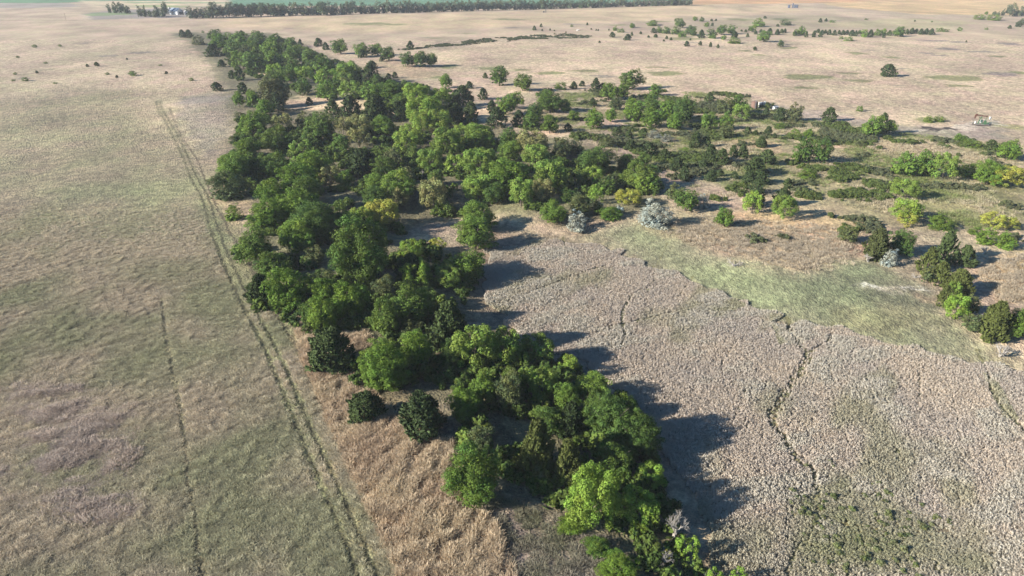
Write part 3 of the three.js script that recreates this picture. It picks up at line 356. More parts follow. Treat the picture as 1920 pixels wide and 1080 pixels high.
grow('around the green meadow', 1280, 300, 3, 'm 184 268 294 392;l 334 178 462 304;c 508 148 624 240;r 562 98 624 162;l 498 198 648 332;c 358 150 474 222;r 340 58 420 130;r 400 60 492 132;x 232 520 356 606;o 1030 376 1180 560;d 1160 400 1310 540;s 1108 498 1232 596;x 996 500 1108 580;l 1176 220 1340 330;y 1200 292 1324 372;l 1176 100 1324 212;b 1380 300 1544 392;y 1690 292 1820 390;y 1790 320 1900 390;b 1600 370 1700 420;b 1650 370 1780 480;b 1760 400 1890 512;g 870 360 1000 430;b 640 44 770 90');
grow('right of the green meadow', 1280, 300, 3, 'c 1420 384 1560 610;o 1330 480 1450 640;c 1540 470 1656 600;o 1390 560 1520 700;o 1480 600 1640 740;g 1336 590 1440 690;l 1478 680 1572 780;l 1474 758 1620 900;g 1560 740 1680 880;o 1440 690 1520 840;g 1560 850 1700 960;o 1688 780 1866 1012;m 1806 850 1960 1036;x 1634 780 1750 930;x 1280 614 1350 668;x 1640 456 1760 500;x 1700 984 1900 1050;m 1890 820 2000 980');
grow('in the hollow far across the prairie', 1180, 20, 6, 'd 506 94 640 180;m 706 68 770 112;d 784 72 850 118;m 0 144 68 194;r 240 190 310 250;d 296 176 380 250;d 370 186 470 250;d 470 180 590 244;m 550 232 640 282;d 626 174 760 222;d 676 212 770 270;c 764 214 860 280;d 860 210 990 300;d 970 166 1110 240;d 1090 168 1210 236;c 1140 224 1226 280;m 1030 280 1100 326;m 920 270 980 310;b 1090 294 1270 354;m 1336 168 1430 242;c 1540 194 1620 250;c 1460 206 1504 244;m 1440 232 1600 308;c 1636 206 1700 270;c 1690 204 1740 248;c 1734 200 1772 246;m 1836 210 1920 272;c 1310 254 1354 292;c 1400 222 1446 264;r 612 340 686 392;c 892 352 934 406;c 980 374 1018 420;r 1386 402 1440 446;c 1672 334 1746 390;r 274 264 320 300;c 452 298 486 332;r 200 276 232 300;r 110 232 146 262;c 400 280 440 306;c 774 340 826 362;c 674 310 700 334;r 960 90 990 114;r 908 90 944 114;m 840 134 910 164;c 914 134 954 164;k 200 106 330 132;m 1390 86 1520 126;r 1506 58 1544 86;m 1484 130 1534 172;r 1650 148 1690 166;k 1680 96 1840 126;r 1250 210 1276 234;r 1290 210 1330 240');
grow('in the long cedar row on the prairie', 1440, 0, 6, 'c 276 344 336 392;m 320 300 440 392;c 356 296 396 360;c 410 350 456 418;c 492 342 552 416;c 568 346 618 416;c 540 322 590 370;c 580 334 640 376;c 624 332 670 372;c 664 330 724 390;c 716 336 780 374;c 776 338 824 376;c 818 338 874 376;c 866 336 920 374;c 910 334 984 378;c 966 340 1016 408;c 1004 336 1056 374;m 1036 334 1130 416;c 1116 330 1196 416;d 1196 330 1280 400;m 1270 326 1340 410;c 1286 366 1330 424;c 1336 338 1400 374;d 1400 308 1540 390;c 1476 356 1530 404;c 1540 326 1590 386;c 1584 312 1656 370;c 1640 320 1700 364;c 1690 320 1760 362;c 1750 318 1820 358;c 1806 318 1880 356;m 110 450 186 506;b 796 406 850 438;b 850 414 964 438;c 566 204 616 236;c 634 204 674 236;b 690 226 760 242;c 80 326 130 390;r 174 320 210 360;b 1084 206 1130 222');
grow('far out on the open prairie', 900, 0, 4.571, 'c 446 220 486 256;c 508 202 540 226;r 524 246 542 268;r 592 242 610 264;c 908 192 930 216;m 1280 200 1330 232;m 1132 226 1180 262;b 1170 246 1246 272;r 1106 272 1164 316;r 1232 290 1300 330;c 1290 270 1314 306;r 1368 270 1390 292;r 1434 302 1454 322;r 1488 290 1524 320;c 1566 336 1586 350;c 1624 320 1650 344;b 1420 176 1530 196;c 1664 158 1686 174;r 988 246 1004 266;r 1006 248 1022 264;r 944 240 962 254;r 1096 246 1114 260;r 730 268 744 282;b 770 210 806 230;r 1012 348 1036 362;r 630 254 646 266');
grow('along the far right field edge', 1700, 0, 8.71, 'm 1270 188 1336 240;w 1404 186 1470 244;w 1460 190 1530 250;w 1540 150 1620 250;w 1630 62 1790 262;w 1740 120 1850 262;w 1830 112 1960 256;w 1780 340 1880 440;w 1850 290 1990 420;r 1650 410 1720 458;b 824 446 920 506;b 1268 452 1336 488;b 480 456 610 516;b 590 476 700 516;r 116 324 152 352;b 390 340 432 362;c 960 656 990 690;b 1090 230 1300 270;b 1300 226 1560 266');
grow('in the open left pasture', 0, 0, 4.8, 'b 1145 640 1240 668;r 1480 640 1512 664;r 844 556 892 582;b 184 696 262 718;b 516 400 560 416;r 1036 676 1064 694;b 390 556 430 572;r 768 574 800 592;b 100 714 140 730;b 1690 700 1750 714;b 1424 578 1460 592;r 1130 520 1152 534;b 280 402 340 414;b 476 738 516 754;b 140 502 180 516;b 940 652 988 668;r 316 634 346 650;b 112 650 160 664');

// windbreak along the section road, tree by tree
{
  const q = rng(555); let x = 356; let i = 0;
  while (x < 1296) { const f = (x - 350) / 940, yb = 33.5 - 24.5 * f, hh = (21 - 9 * f) * (0.72 + 0.5 * q()) * (x > 395 && x < 450 ? 1.25 : 1), ww = hh * (0.78 + 0.4 * q()); plant('w', x - ww / 2, yb - hh, x + ww / 2, yb + 0.4, 'in the long windbreak behind the pasture'); x += ww * (0.48 + 0.14 * q()) ; if (++i > 200) break; }
  grow('by the white farmhouse', 140, 0, 6, 'w 360 50 410 142;w 410 28 490 146;w 470 34 560 148;w 540 70 620 150;w 556 88 626 152;w 696 68 770 182;w 750 70 812 184;w 806 120 880 184;w 880 70 960 180;w 970 30 1050 160;w 940 100 1030 184;w 866 120 950 184');
}

// ---------------------------------------------------------------- grasses, reeds, low growth: masses nobody could count
function blades(n, seed, { w = 0.1, lean = 0.7, spread = 0.35, bend = 0.25 } = {}) {
  const r = rng(seed), p = [], idx = [];
  for (let k = 0; k < n; k++) { const a = r() * 6.283, q = spread * Math.sqrt(r()), x = Math.cos(a) * q, z = Math.sin(a) * q, l = 0.6 + 0.4 * r(), b = a + (r() - 0.5) * 2.2, dx = Math.cos(b) * lean * r(), dz = Math.sin(b) * lean * r(), c = r() * 6.283, wx = Math.cos(c) * w, wz = Math.sin(c) * w, v = p.length / 3, drop = bend * r();
    p.push(x - wx * 0.5, -0.08, z - wz * 0.5, x + wx * 0.5, -0.08, z + wz * 0.5, x + dx * 0.6 + wx * 0.4, l * 0.7, z + dz * 0.6 + wz * 0.4, x + dx * 0.6 - wx * 0.4, l * 0.7, z + dz * 0.6 - wz * 0.4, x + dx * 1.3, l - drop * 0.5, z + dz * 1.3);
    idx.push(v, v + 1, v + 2, v, v + 2, v + 3, v + 3, v + 2, v + 4); }
  const g = new THREE.BufferGeometry(); g.setAttribute('position', new THREE.Float32BufferAttribute(p, 3)); g.setIndex(idx); const f = g.toNonIndexed(); f.computeVertexNormals(); return f;
}
const bladeMat = new THREE.MeshPhysicalMaterial({ name: 'dry_blade', color: 0xffffff, roughness: 1, specularIntensity: 0.2, transmission: 0.4, thickness: 0, side: THREE.DoubleSide });
function mass(name, label, category, geo, mat, areas, density, cap, fn, seed) {
  const r = rng(seed), M = [], col = [], m = new THREE.Matrix4(), e = new THREE.Euler(), s = V(), p = V(), qn = new THREE.Quaternion();
  for (const P of areas) {
    const xs = P.map((a) => a[0]), zs = P.map((a) => a[1]), x0 = Math.min(...xs), x1 = Math.max(...xs), z0 = Math.min(...zs), z1 = Math.max(...zs), n = Math.min(cap, Math.round((x1 - x0) * (z1 - z0) * density));
    for (let k = 0; k < n; k++) { const x = x0 + (x1 - x0) * r(), z = z0 + (z1 - z0) * r(); if (!inPoly(P, x, z)) continue; const o = fn(x, z, r); if (!o) continue; e.set((r() - 0.5) * 0.25, r() * 6.283, (r() - 0.5) * 0.25); m.compose(p.set(x, height(x, z), z), qn.setFromEuler(e), s.set(o.w, o.h, o.w)); M.push(...m.elements); col.push(...o.c); }
  }
  const im = new THREE.InstancedMesh(geo, mat, M.length / 16); im.instanceMatrix.array.set(M); im.instanceColor = new THREE.InstancedBufferAttribute(new Float32Array(col), 3);
  im.name = name; im.castShadow = im.receiveShadow = true; im.userData = { label, category, kind: 'stuff' }; scene.add(im); console.log(name, M.length / 16); return im;
}
const mixc = (a, b, t) => [a[0] + (b[0] - a[0]) * t, a[1] + (b[1] - a[1]) * t, a[2] + (b[2] - a[2]) * t], mul = (a, k) => [a[0] * k, a[1] * k, a[2] * k];
const reedGeo = (() => { // a nodding, broken clump of dry reed heads over its stalks
  const r = rng(3), L = new Leaves(); for (let k = 0; k < 26; k++) { const d = onSphere(r); d.y = Math.abs(d.y); const q = 0.42 * (0.5 + 0.55 * r()), p = V(d.x * q, 0.35 + d.y * 0.6 * (0.6 + 0.5 * r()), d.z * q), n = d.clone().multiplyScalar(0.8).add(onSphere(r).multiplyScalar(0.7)).normalize(); L.quad(p, n, V(d.x * 0.8, 0.6, d.z * 0.8), 0.13 + 0.08 * r(), 0.3 + 0.2 * r(), [1, 1, 1]); }
  for (let k = 0; k < 8; k++) { const a = r() * 6.28; L.quad(V(Math.cos(a) * 0.25, 0.25, Math.sin(a) * 0.25), V(Math.cos(a), 0.1, Math.sin(a)), V(0, 1, 0), 0.16, 0.75, [0.8, 0.8, 0.8]); }
  const g = L.geometry(); g.deleteAttribute('color'); return g; })(), tuftGeo = blades(13, 4, { w: 0.085, lean: 0.6, spread: 0.42 });
const SILVER = [ground(1083, 428), ground(1160, 412), ground(1230, 416)];
const GREENPATCH = [worldPoly('1440,900 1520,865 1600,870 1700,930 1830,990 1930,1020 1930,1120 1430,1120', MARSH_Y), worldPoly('1290,590 1370,560 1400,575 1350,600', MARSH_Y), worldPoly('1440,590 1480,600 1520,640 1460,650', MARSH_Y), worldPoly('1840,700 1870,720 1910,790 1880,790', MARSH_Y)];
const REEDS = worldPoly('905,470 1000,448 1110,442 1240,500 1350,540 1430,575 1480,600 1560,605 1660,640 1780,662 1930,680 2050,710 2050,1150 1300,1150 1330,1080 1280,930 1180,800 1080,690 960,650 880,560', MARSH_Y);
mass('reed_bed', 'pale grey-tan bed of dry reeds filling the marsh right of the wood', 'reeds', reedGeo, bladeMat, [REEDS], 27, 1600000, (x, z, r) => {
  let trod = 0; for (const [P, w, bare] of TRAILS) if (segDist(P, x, z) < w * (0.3 + 0.9 * noise(x * 0.7, z * 0.7)) && r() < bare) { if (r() < (w > 0.9 ? 0.85 : 0.5)) return null; trod = 1; }
  const edge = segDist(REEDS, x, z, true); if (edge < 4.5 * noise(x / 3.5, z / 3.5) || (edge < 2 && r() < 0.4)) return null; for (const b of SILVER) if (Math.hypot(x - b.x, z - b.z - 3) < 7) return null;
  const wave = noise(x / 0.85 + 5, z / 0.85), low = inPoly(GREENPATCH[0], x, z) ? smooth(0, 6, segDist(GREENPATCH[0], x, z, true)) : 0; if (wave < 0.16 && r() < 0.6) return null; if (low > 0.3 && r() < 0.35) return null;
  let green = smooth(0.52, 0.75, fbm(x / 9 + z / 20 + 3, z / 16, 3)) * 0.5; for (let k = 1; k < 4; k++) if (inPoly(GREENPATCH[k], x, z)) green = 0.65; green = Math.max(green, low * (0.45 + 0.5 * noise(x / 4, z / 4)));
  const c = mixc(mixc([0.60, 0.52, 0.415], [0.525, 0.468, 0.40], noise(x / 8 + 60, z / 8)), [0.33, 0.335, 0.19], green);
  const swathe = fbm(x / 7 + 19, z / 4.5 + x / 15, 3); return { w: 0.34 + 0.26 * r(), h: (0.34 + 0.2 * wave + 0.16 * r() + 0.6 * (swathe - 0.4)) * (1 - 0.35 * low) * (trod ? 0.4 : 1), c: mul(trod ? [0.34, 0.335, 0.20] : mixc(c, [0.55, 0.51, 0.425], smooth(0.5, 0.75, swathe)), 0.86 + 0.28 * r()) };
}, 31);
const TANSLOPE = worldPoly('575,690 640,690 700,735 770,815 860,842 840,900 930,985 985,1130 770,1130 640,850'), GREYSLOPE = worldPoly('880,900 960,945 1090,985 1160,1020 1220,1130 985,1130 930,985'), BUNCH = worldPoly('-60,760 30,715 150,715 265,760 280,830 240,890 290,960 200,1010 60,960 -60,960');
mass('tall_dry_grass', 'tall pale tan grass on the slope left of the near trees', 'grass', tuftGeo, bladeMat, [TANSLOPE, worldPoly('590,640 690,625 700,650 620,680'), worldPoly('550,600 590,590 600,680 570,690')], 11, 400000, (x, z, r) => { const n = noise(x / 0.8 + z * 0.4, z / 1.6); if (n < 0.3 && r() < 0.8) return null; return { w: 0.7 + 0.5 * r(), h: 0.3 + 0.95 * n, c: mul(mixc([0.60, 0.50, 0.345], [0.47, 0.36, 0.25], noise(x / 5, z / 5 + 8)), 0.75 + 0.5 * r()) }; }, 32);
mass('grey_dry_grass', 'greyish flattened grass in front of the near trees', 'grass', tuftGeo, bladeMat, [GREYSLOPE], 7, 400000, (x, z, r) => { const n = noise(x / 1.1, z / 1.1 + 4); if (n < 0.3) return null; return { w: 0.7 + 0.4 * r(), h: 0.2 + 0.4 * n, c: mul(mixc([0.33, 0.29, 0.23], [0.21, 0.21, 0.12], noise(x / 3 + 20, z / 3)), 0.7 + 0.5 * r()) }; }, 33);
mass('bunch_grass', 'purplish brown bunch grass clumps at the lower left of the pasture', 'grass', tuftGeo, bladeMat, [BUNCH], 16, 400000, (x, z, r) => { const n = fbm(x / 5 + 31, z / 2.6 + x / 12, 3), e = segDist(BUNCH, x, z, true); if (r() > smooth(0.22, 0.55, n) * smooth(-1, 7, e)) return null; return { w: 0.7 + 0.5 * r(), h: 0.15 + 0.55 * smooth(0.35, 0.7, n) * (0.5 + 0.8 * noise(x / 0.9, z / 0.9)), c: mul(mixc([0.52, 0.43, 0.35], [0.45, 0.38, 0.325], noise(x / 6, z / 6)), 0.75 + 0.45 * r()) }; }, 34);
const PASTURE = worldPoly('-60,330 340,330 430,520 520,600 580,720 640,850 760,1100 780,1150 -80,1150');
const trackLine = worldPoly(LINES[0][0]), pathLine = worldPoly(LINES[1][0]);
mass('pasture_grass', 'short green and tan grass of the pasture left of the wood', 'grass', tuftGeo, bladeMat, [PASTURE], 15, 900000, (x, z, r) => {
  const d = segDist(trackLine, x, z); if (Math.abs(d - 0.95) < 0.66 * (0.6 + 0.7 * noise(x / 1.7, z / 1.7)) || segDist(pathLine, x, z) < 0.5 * (0.5 + 0.9 * noise(x / 1.3, z / 1.3))) return null; const n = noise(x / 1.1 + 90, z / 1.1); if (r() < smooth(-110, -200, z)) return null;
  const green = clamp(0.36 + (fbm(x / 13 + 8, z / 13, 3) - 0.5) * 2.6 + smooth(10, 0, Math.abs(d - 3)) * 0.3); return { w: 0.5 + 0.4 * r(), h: 0.1 + 0.38 * n * (0.6 + 0.8 * r()), c: mul(mixc([0.54, 0.465, 0.345], [0.395, 0.385, 0.245], green), (0.62 + 0.6 * r()) * (0.82 + 0.36 * n)) };
}, 35);
const MEADOW = worldPoly('1180,408 1340,402 1620,425 1640,470 1600,505 1500,520 1400,492 1270,460');
mass('meadow_dry_grass', 'dry pinkish tan grass above the green meadow strip', 'grass', tuftGeo, bladeMat, [MEADOW, worldPoly('1830,510 1930,470 1930,560 1880,570')], 3.2, 200000, (x, z, r) => { const n = noise(x / 1.5, z / 1.5 + 77); if (n < 0.3 || r() > smooth(0, 9, segDist(MEADOW, x, z, true))) return null; return { w: 0.8 + 0.6 * r(), h: 0.3 + 0.5 * n, c: mul(mixc([0.50, 0.42, 0.30], [0.43, 0.37, 0.28], noise(x / 6 + 5, z / 6)), 0.75 + 0.5 * r()) }; }, 36);

const clumpGeo = broadCrown(91, 9, 16, { low: -0.2, r0: 0.2, r1: 0.3 });
const clumpMat = leafMat('low_leaf', 1, 1, 1, 0.2);
const BELT = [worldPoly('600,640 660,600 720,540 870,610 1050,660 1210,770 1240,880 1290,990 1330,1090 1200,1080 1060,960 960,920 860,860 860,760 800,720 700,740 600,690'), worldPoly('470,580 440,480 540,400 420,370 450,220 560,220 700,240 860,260 1060,280 1230,340 1230,390 1060,400 930,380 740,410 800,450 900,480 870,560 700,640 600,640'), worldPoly('400,90 520,70 620,110 720,150 860,170 860,230 720,220 560,175 440,130')];
mass('undergrowth', 'dark leafy undergrowth between the trunks of the wood', 'undergrowth', clumpGeo, clumpMat, BELT, 0.7, 40000, (x, z, r) => { if (noise(x / 7 + 44, z / 7) < (z < -150 ? 0.52 : 0.38)) return null; const w = 1 + 2.6 * r() * r(); return { w, h: w * (0.6 + 0.5 * r()), c: mul(mixc([0.05, 0.09, 0.02], [0.115, 0.165, 0.03], noise(x / 7, z / 7 + 12)), 0.7 + 0.6 * r()) }; }, 41);
const SCRUB = worldPoly('1010,175 1200,165 1400,178 1500,215 1640,240 1920,275 1920,470 1720,420 1500,372 1340,395 1240,330 1100,275 960,240');
const THICK = [worldPoly('1500,322 1600,312 1670,318 1690,350 1670,375 1560,372 1520,350'), worldPoly('1440,232 1560,238 1640,250 1640,275 1560,275 1480,262'), worldPoly('1250,290 1340,290 1440,325 1430,345 1330,330'), worldPoly('1540,405 1640,410 1660,440 1600,445 1550,425'), worldPoly('1750,262 1830,270 1920,285 1920,296 1840,292 1770,280'), worldPoly('1650,262 1700,262 1740,275 1680,278'), worldPoly('1150,260 1260,275 1330,320 1290,345 1200,300'), worldPoly('1230,180 1340,185 1400,215 1300,212'), worldPoly('1400,446 1430,440 1475,444 1482,453 1440,460 1405,455'), worldPoly('1405,447 1475,446 1470,456 1420,457'), worldPoly('1740,402 1800,398 1800,425 1745,428')];
mass('plum_thicket', 'low grey-green thickets across the scrub right of the wood', 'thicket', clumpGeo, clumpMat, [...THICK, SCRUB], 0.75, 90000, (x, z, r) => { const n = fbm(x / 9 + 23, z / 9, 3); if (n < (THICK.some((P) => inPoly(P, x, z)) ? 0.45 : 0.6 + 0.06 * r())) return null; const w = 0.9 + 1.2 * r(); return { w, h: w * (0.45 + 0.4 * r()), c: mul(mixc([0.10, 0.115, 0.06], [0.085, 0.12, 0.03], smooth(0.35, 0.65, noise(x / 14, z / 14 + 2))), 0.75 + 0.5 * r()) }; }, 42);
mass('creek_brush', 'thin dark green line of brush along a dry creek far across the prairie', 'brush', clumpGeo, clumpMat, [worldPoly('745,93 850,78 960,67 1060,63 1110,66 1100,70 1000,73 880,82 790,90 746,97')], 0.3, 40000, (x, z, r) => { if (noise(x / 12, z / 8) < 0.42) return null; const w = 1.2 + 1.4 * r(); return { w, h: w * (0.25 + 0.25 * r()), c: mul([0.085, 0.105, 0.045], 0.7 + 0.5 * r()) }; }, 43);
mass('marsh_brush', 'green brush and weeds in the corner of the reed marsh', 'brush', clumpGeo, clumpMat, [GREENPATCH[0], worldPoly('1120,1010 1230,1040 1330,1060 1330,1130 1130,1130')], 0.8, 60000, (x, z, r) => { if (fbm(x / 5 + 51, z / 5, 3) < 0.54 || r() < 0.35) return null; const w = 0.4 + 0.7 * r(); return { w, h: w * (0.4 + 0.4 * r()), c: mul(mixc([0.16, 0.175, 0.09], [0.11, 0.145, 0.05], r()), 0.75 + 0.5 * r()) }; }, 44);

mass('scrub_grass', 'mixed tan and green grass of the scrub right of the wood', 'grass', tuftGeo, bladeMat, [SCRUB], 1.1, 200000, (x, z, r) => { const n = fbm(x / 11 + 61, z / 11, 3); if (r() > smooth(0, 12, segDist(SCRUB, x, z, true)) * smooth(0.3, 0.5, n)) return null; return { w: 1 + 0.9 * r(), h: 0.35 + 0.5 * r(), c: mul(mixc([0.50, 0.43, 0.29], [0.24, 0.28, 0.10], smooth(0.42, 0.62, fbm(x / 16 + 5, z / 16 + 33, 3))), 0.7 + 0.5 * r()) }; }, 37);
// ---------------------------------------------------------------- built things
const paintMat = (name, r, g, b, o = {}) => new THREE.MeshStandardMaterial({ name, color: new THREE.Color().setRGB(r, g, b), roughness: 0.7, ...o });
const M = { white: paintMat('white_paint', 0.52, 0.52, 0.5), rust: paintMat('rusty_steel', 0.085, 0.035, 0.022), green: paintMat('pump_green', 0.035, 0.095, 0.04), dark: paintMat('dark_steel', 0.05, 0.05, 0.055), steel: paintMat('galvanised', 0.45, 0.47, 0.5, { metalness: 0.4, roughness: 0.5 }), tank: paintMat('brown_tank', 0.17, 0.1, 0.075), roof: paintMat('blue_grey_roof', 0.2, 0.26, 0.33), blue: paintMat('blue_steel', 0.05, 0.07, 0.11), wood: paintMat('old_wood', 0.2, 0.16, 0.12), glass: paintMat('window_glass', 0.03, 0.035, 0.045, { roughness: 0.15 }), concrete: paintMat('concrete', 0.16, 0.15, 0.14) };
function thing(name, label, category, pos, turn = 0, group) { const o = new THREE.Group(); o.name = numbered(name); o.position.copy(pos); o.rotation.y = turn; o.userData = { label, category }; if (group) o.userData.group = group; scene.add(o); return o; }
function part(name, geos, mat, parent) { const g = Array.isArray(geos) ? mergeGeometries(geos.map((x) => x.index ? x.toNonIndexed() : x)) : geos, m = new THREE.Mesh(g, mat); m.name = name; m.castShadow = m.receiveShadow = true; parent.add(m); return m; }
const box = (w, h, d, x = 0, y = 0, z = 0) => new THREE.BoxGeometry(w, h, d).translate(x, y, z), cyl = (r0, r1, h, x = 0, y = 0, z = 0, s = 20) => new THREE.CylinderGeometry(r0, r1, h, s).translate(x, y, z);
{ // pumping unit: head towards -x, motor towards +x
  const o = thing('pump_jack', 'green oil pump with rusty beam and horsehead standing on a pale dirt pad', 'oil pump', ground(1838, 233.5), -0.35); o.scale.setScalar(0.8);
  part('base_skid', [box(6.4, 0.3, 0.35, 0.9, 0.15, -0.6), box(6.4, 0.3, 0.35, 0.9, 0.15, 0.6), box(0.3, 0.26, 1.2, -2, 0.15, 0), box(0.3, 0.26, 1.2, 0.5, 0.15, 0), box(0.3, 0.26, 1.2, 3.7, 0.15, 0)], M.concrete, o);
  for (const [x, z] of [[-1.3, -0.75], [-1.3, 0.75], [0.7, -0.55], [0.7, 0.55]]) part('samson_post_leg', limb(V(x, 0.3, z), V(-0.35, 4.4, z * 0.18), 0.13, 0.1, 8), M.green, o);
  part('post_brace', [box(1.5, 0.12, 0.12, -0.5, 1.9, 0.55), box(1.5, 0.12, 0.12, -0.5, 1.9, -0.55)], M.green, o);
  part('ladder', [box(0.06, 3.8, 0.06, -1.25, 2.1, 0.2), box(0.06, 3.8, 0.06, -1.25, 2.1, -0.2), ...[0, 1, 2, 3, 4, 5, 6, 7].map((k) => box(0.05, 0.05, 0.36, -1.25, 0.5 + k * 0.45, 0))], M.green, o);
  const tilt = 0.05, beam = part('walking_beam', [box(5.4, 0.42, 0.09, 0, 0, 0), box(5.4, 0.07, 0.36, 0, 0.245, 0), box(5.4, 0.07, 0.36, 0, -0.245, 0)], M.rust, o); beam.position.set(-0.2, 4.72, 0); beam.rotation.z = -tilt;
  const s = new THREE.Shape(); s.moveTo(0.4, 0.55); s.quadraticCurveTo(-0.5, 0.75, -0.75, -0.1); s.quadraticCurveTo(-0.95, -1.1, -0.55, -2.0); s.lineTo(-0.25, -1.9); s.quadraticCurveTo(-0.1, -0.7, 0.4, -0.35); s.closePath();
  const head = part('horsehead', new THREE.ExtrudeGeometry(s, { depth: 0.4, bevelEnabled: true, bevelSize: 0.04, bevelThickness: 0.04, bevelSegments: 1, curveSegments: 10 }).translate(0, 0, -0.2), M.rust, o); head.position.set(-2.9, 5.0, 0);
  part('bridle_cable', [limb(V(-3.72, 4.4, -0.08), V(-3.7, 1.4, -0.08), 0.025, 0.025, 5), limb(V(-3.72, 4.4, 0.08), V(-3.7, 1.4, 0.08), 0.025, 0.025, 5)], M.dark, o);
  part('polished_rod', limb(V(-3.7, 1.45, 0), V(-3.7, 0.6, 0), 0.05, 0.05, 6), M.steel, o); part('wellhead', [cyl(0.16, 0.2, 0.8, -3.7, 0.35, 0), box(1, 0.16, 0.16, -3.5, 0.5, 0), cyl(0.24, 0.24, 0.08, -3.7, 0.78, 0)], M.dark, o);
  part('gearbox', [box(1.1, 1.2, 0.8, 1.9, 1.55, 0), box(1.3, 0.7, 0.9, 1.9, 0.65, 0)], M.green, o);
  for (const z of [-0.62, 0.62]) { part('crank_counterweight', [box(0.36, 2.0, 0.16, 1.9, 1.35, z), cyl(0.62, 0.62, 0.2, 0, 0, 0, 18).rotateX(Math.PI / 2).translate(1.9, 0.85, z + Math.sign(z) * 0.16)], M.green, o); part('pitman_arm', limb(V(1.95, 2.2, z), V(2.2, 4.55, z * 0.75), 0.07, 0.07, 6), M.green, o); }
  part('equaliser', cyl(0.09, 0.09, 1.3, 0, 0, 0, 8).rotateX(Math.PI / 2).translate(2.2, 4.55, 0), M.rust, o); part('belt_guard', box(1.6, 0.7, 0.16, 2.9, 1.1, 0.55), M.green, o); part('motor', [cyl(0.32, 0.32, 0.8, 0, 0, 0).rotateZ(Math.PI / 2).translate(3.6, 0.75, 0), box(0.7, 0.3, 0.6, 3.6, 0.4, 0)], M.blue, o);
  const b1 = thing('control_box', 'white control box on a post beside the green oil pump', 'control box', ground(1855, 227.5), 0.3); part('post', box(0.14, 1.1, 0.14, 0, 0.5, 0), M.wood, b1); part('cabinet', box(0.8, 1.0, 0.45, 0, 1.5, 0), M.white, b1); part('door', box(0.66, 0.84, 0.04, 0, 1.5, 0.25), M.white, b1);
  const b2 = thing('chemical_tank', 'small white tank in front of the green oil pump', 'tank', ground(1839, 231), 0); part('drum', [cyl(0.55, 0.55, 1.1, 0, 0.85, 0), cyl(0.2, 0.55, 0.18, 0, 1.49, 0)], M.white, b2); part('stand', [box(1.1, 0.08, 1.1, 0, 0.26, 0), box(0.1, 0.3, 0.1, 0.45, 0.1, 0.45), box(0.1, 0.3, 0.1, -0.45, 0.1, 0.45), box(0.1, 0.3, 0.1, 0.45, 0.1, -0.45), box(0.1, 0.3, 0.1, -0.45, 0.1, -0.45)], M.dark, b2);
  const b3 = thing('small_drum', 'pale drum at the wellhead end of the oil pump', 'drum', ground(1828, 231.5), 0); part('body', [cyl(0.3, 0.3, 0.9, 0, 0.45, 0), cyl(0.32, 0.32, 0.05, 0, 0.3, 0), cyl(0.32, 0.32, 0.05, 0, 0.62, 0)], M.white, b3); part('lid', cyl(0.27, 0.3, 0.06, 0, 0.93, 0), M.steel, b3);
}
function tank(name, label, px, py, r, h, mat, group) { const o = thing(name, label, 'tank', ground(px, py), 0, group); part('shell', cyl(r, r, h, 0, h / 2, 0, 28), mat, o); part('roof', cyl(r * 0.12, r * 1.03, r * 0.3, 0, h + r * 0.15, 0, 28), mat, o); part('band', [0.04, 0.33, 0.66, 0.97].map((f) => cyl(r * 1.02, r * 1.02, 0.08, 0, h * f, 0, 28)), mat, o); part('hatch', cyl(r * 0.16, r * 0.16, 0.2, r * 0.3, h + r * 0.27, r * 0.2, 10), M.steel, o); part('ladder', [box(0.06, h, 0.06, -0.22, h / 2, r * 1.08), box(0.06, h, 0.06, 0.22, h / 2, r * 1.08), ...Array.from({ length: 8 }, (_, k) => box(0.42, 0.05, 0.05, 0, 0.3 + k * h / 8.5, r * 1.08))], M.steel, o); return o; }
tank('oil_tank', 'rusty brown oil tank beside the bright green tree', 1413.5, 204, 1.45, 3.3, M.tank);
tank('separator_tank', 'slim white tank next to the rusty oil tank', 1422.5, 201.5, 0.42, 2.5, M.white); tank('separator_tank', 'slim blue-grey tank, second right of the rusty oil tank', 1426, 201, 0.42, 2.4, M.steel); tank('separator_tank', 'slim dark blue tank, third right of the rusty oil tank', 1429.5, 200.6, 0.42, 2.4, M.blue); tank('separator_tank', 'slim white tank farthest right of the rusty oil tank', 1433, 200.2, 0.42, 2.5, M.white);
{ const o = thing('equipment_shed', 'small low pale shed in the scrub right of the rusty tank', 'shed', ground(1454, 206), 0.2); part('wall', box(2.2, 1.4, 1.6, 0, 0.7, 0), M.white, o); part('roof', [box(2.5, 0.08, 1.1, 0, 1.58, 0.5).rotateX(0), box(2.5, 0.08, 1.1, 0, 1.58, -0.52)], M.steel, o); part('door', box(0.7, 1.1, 0.06, 0.4, 0.58, 0.83), M.dark, o); }
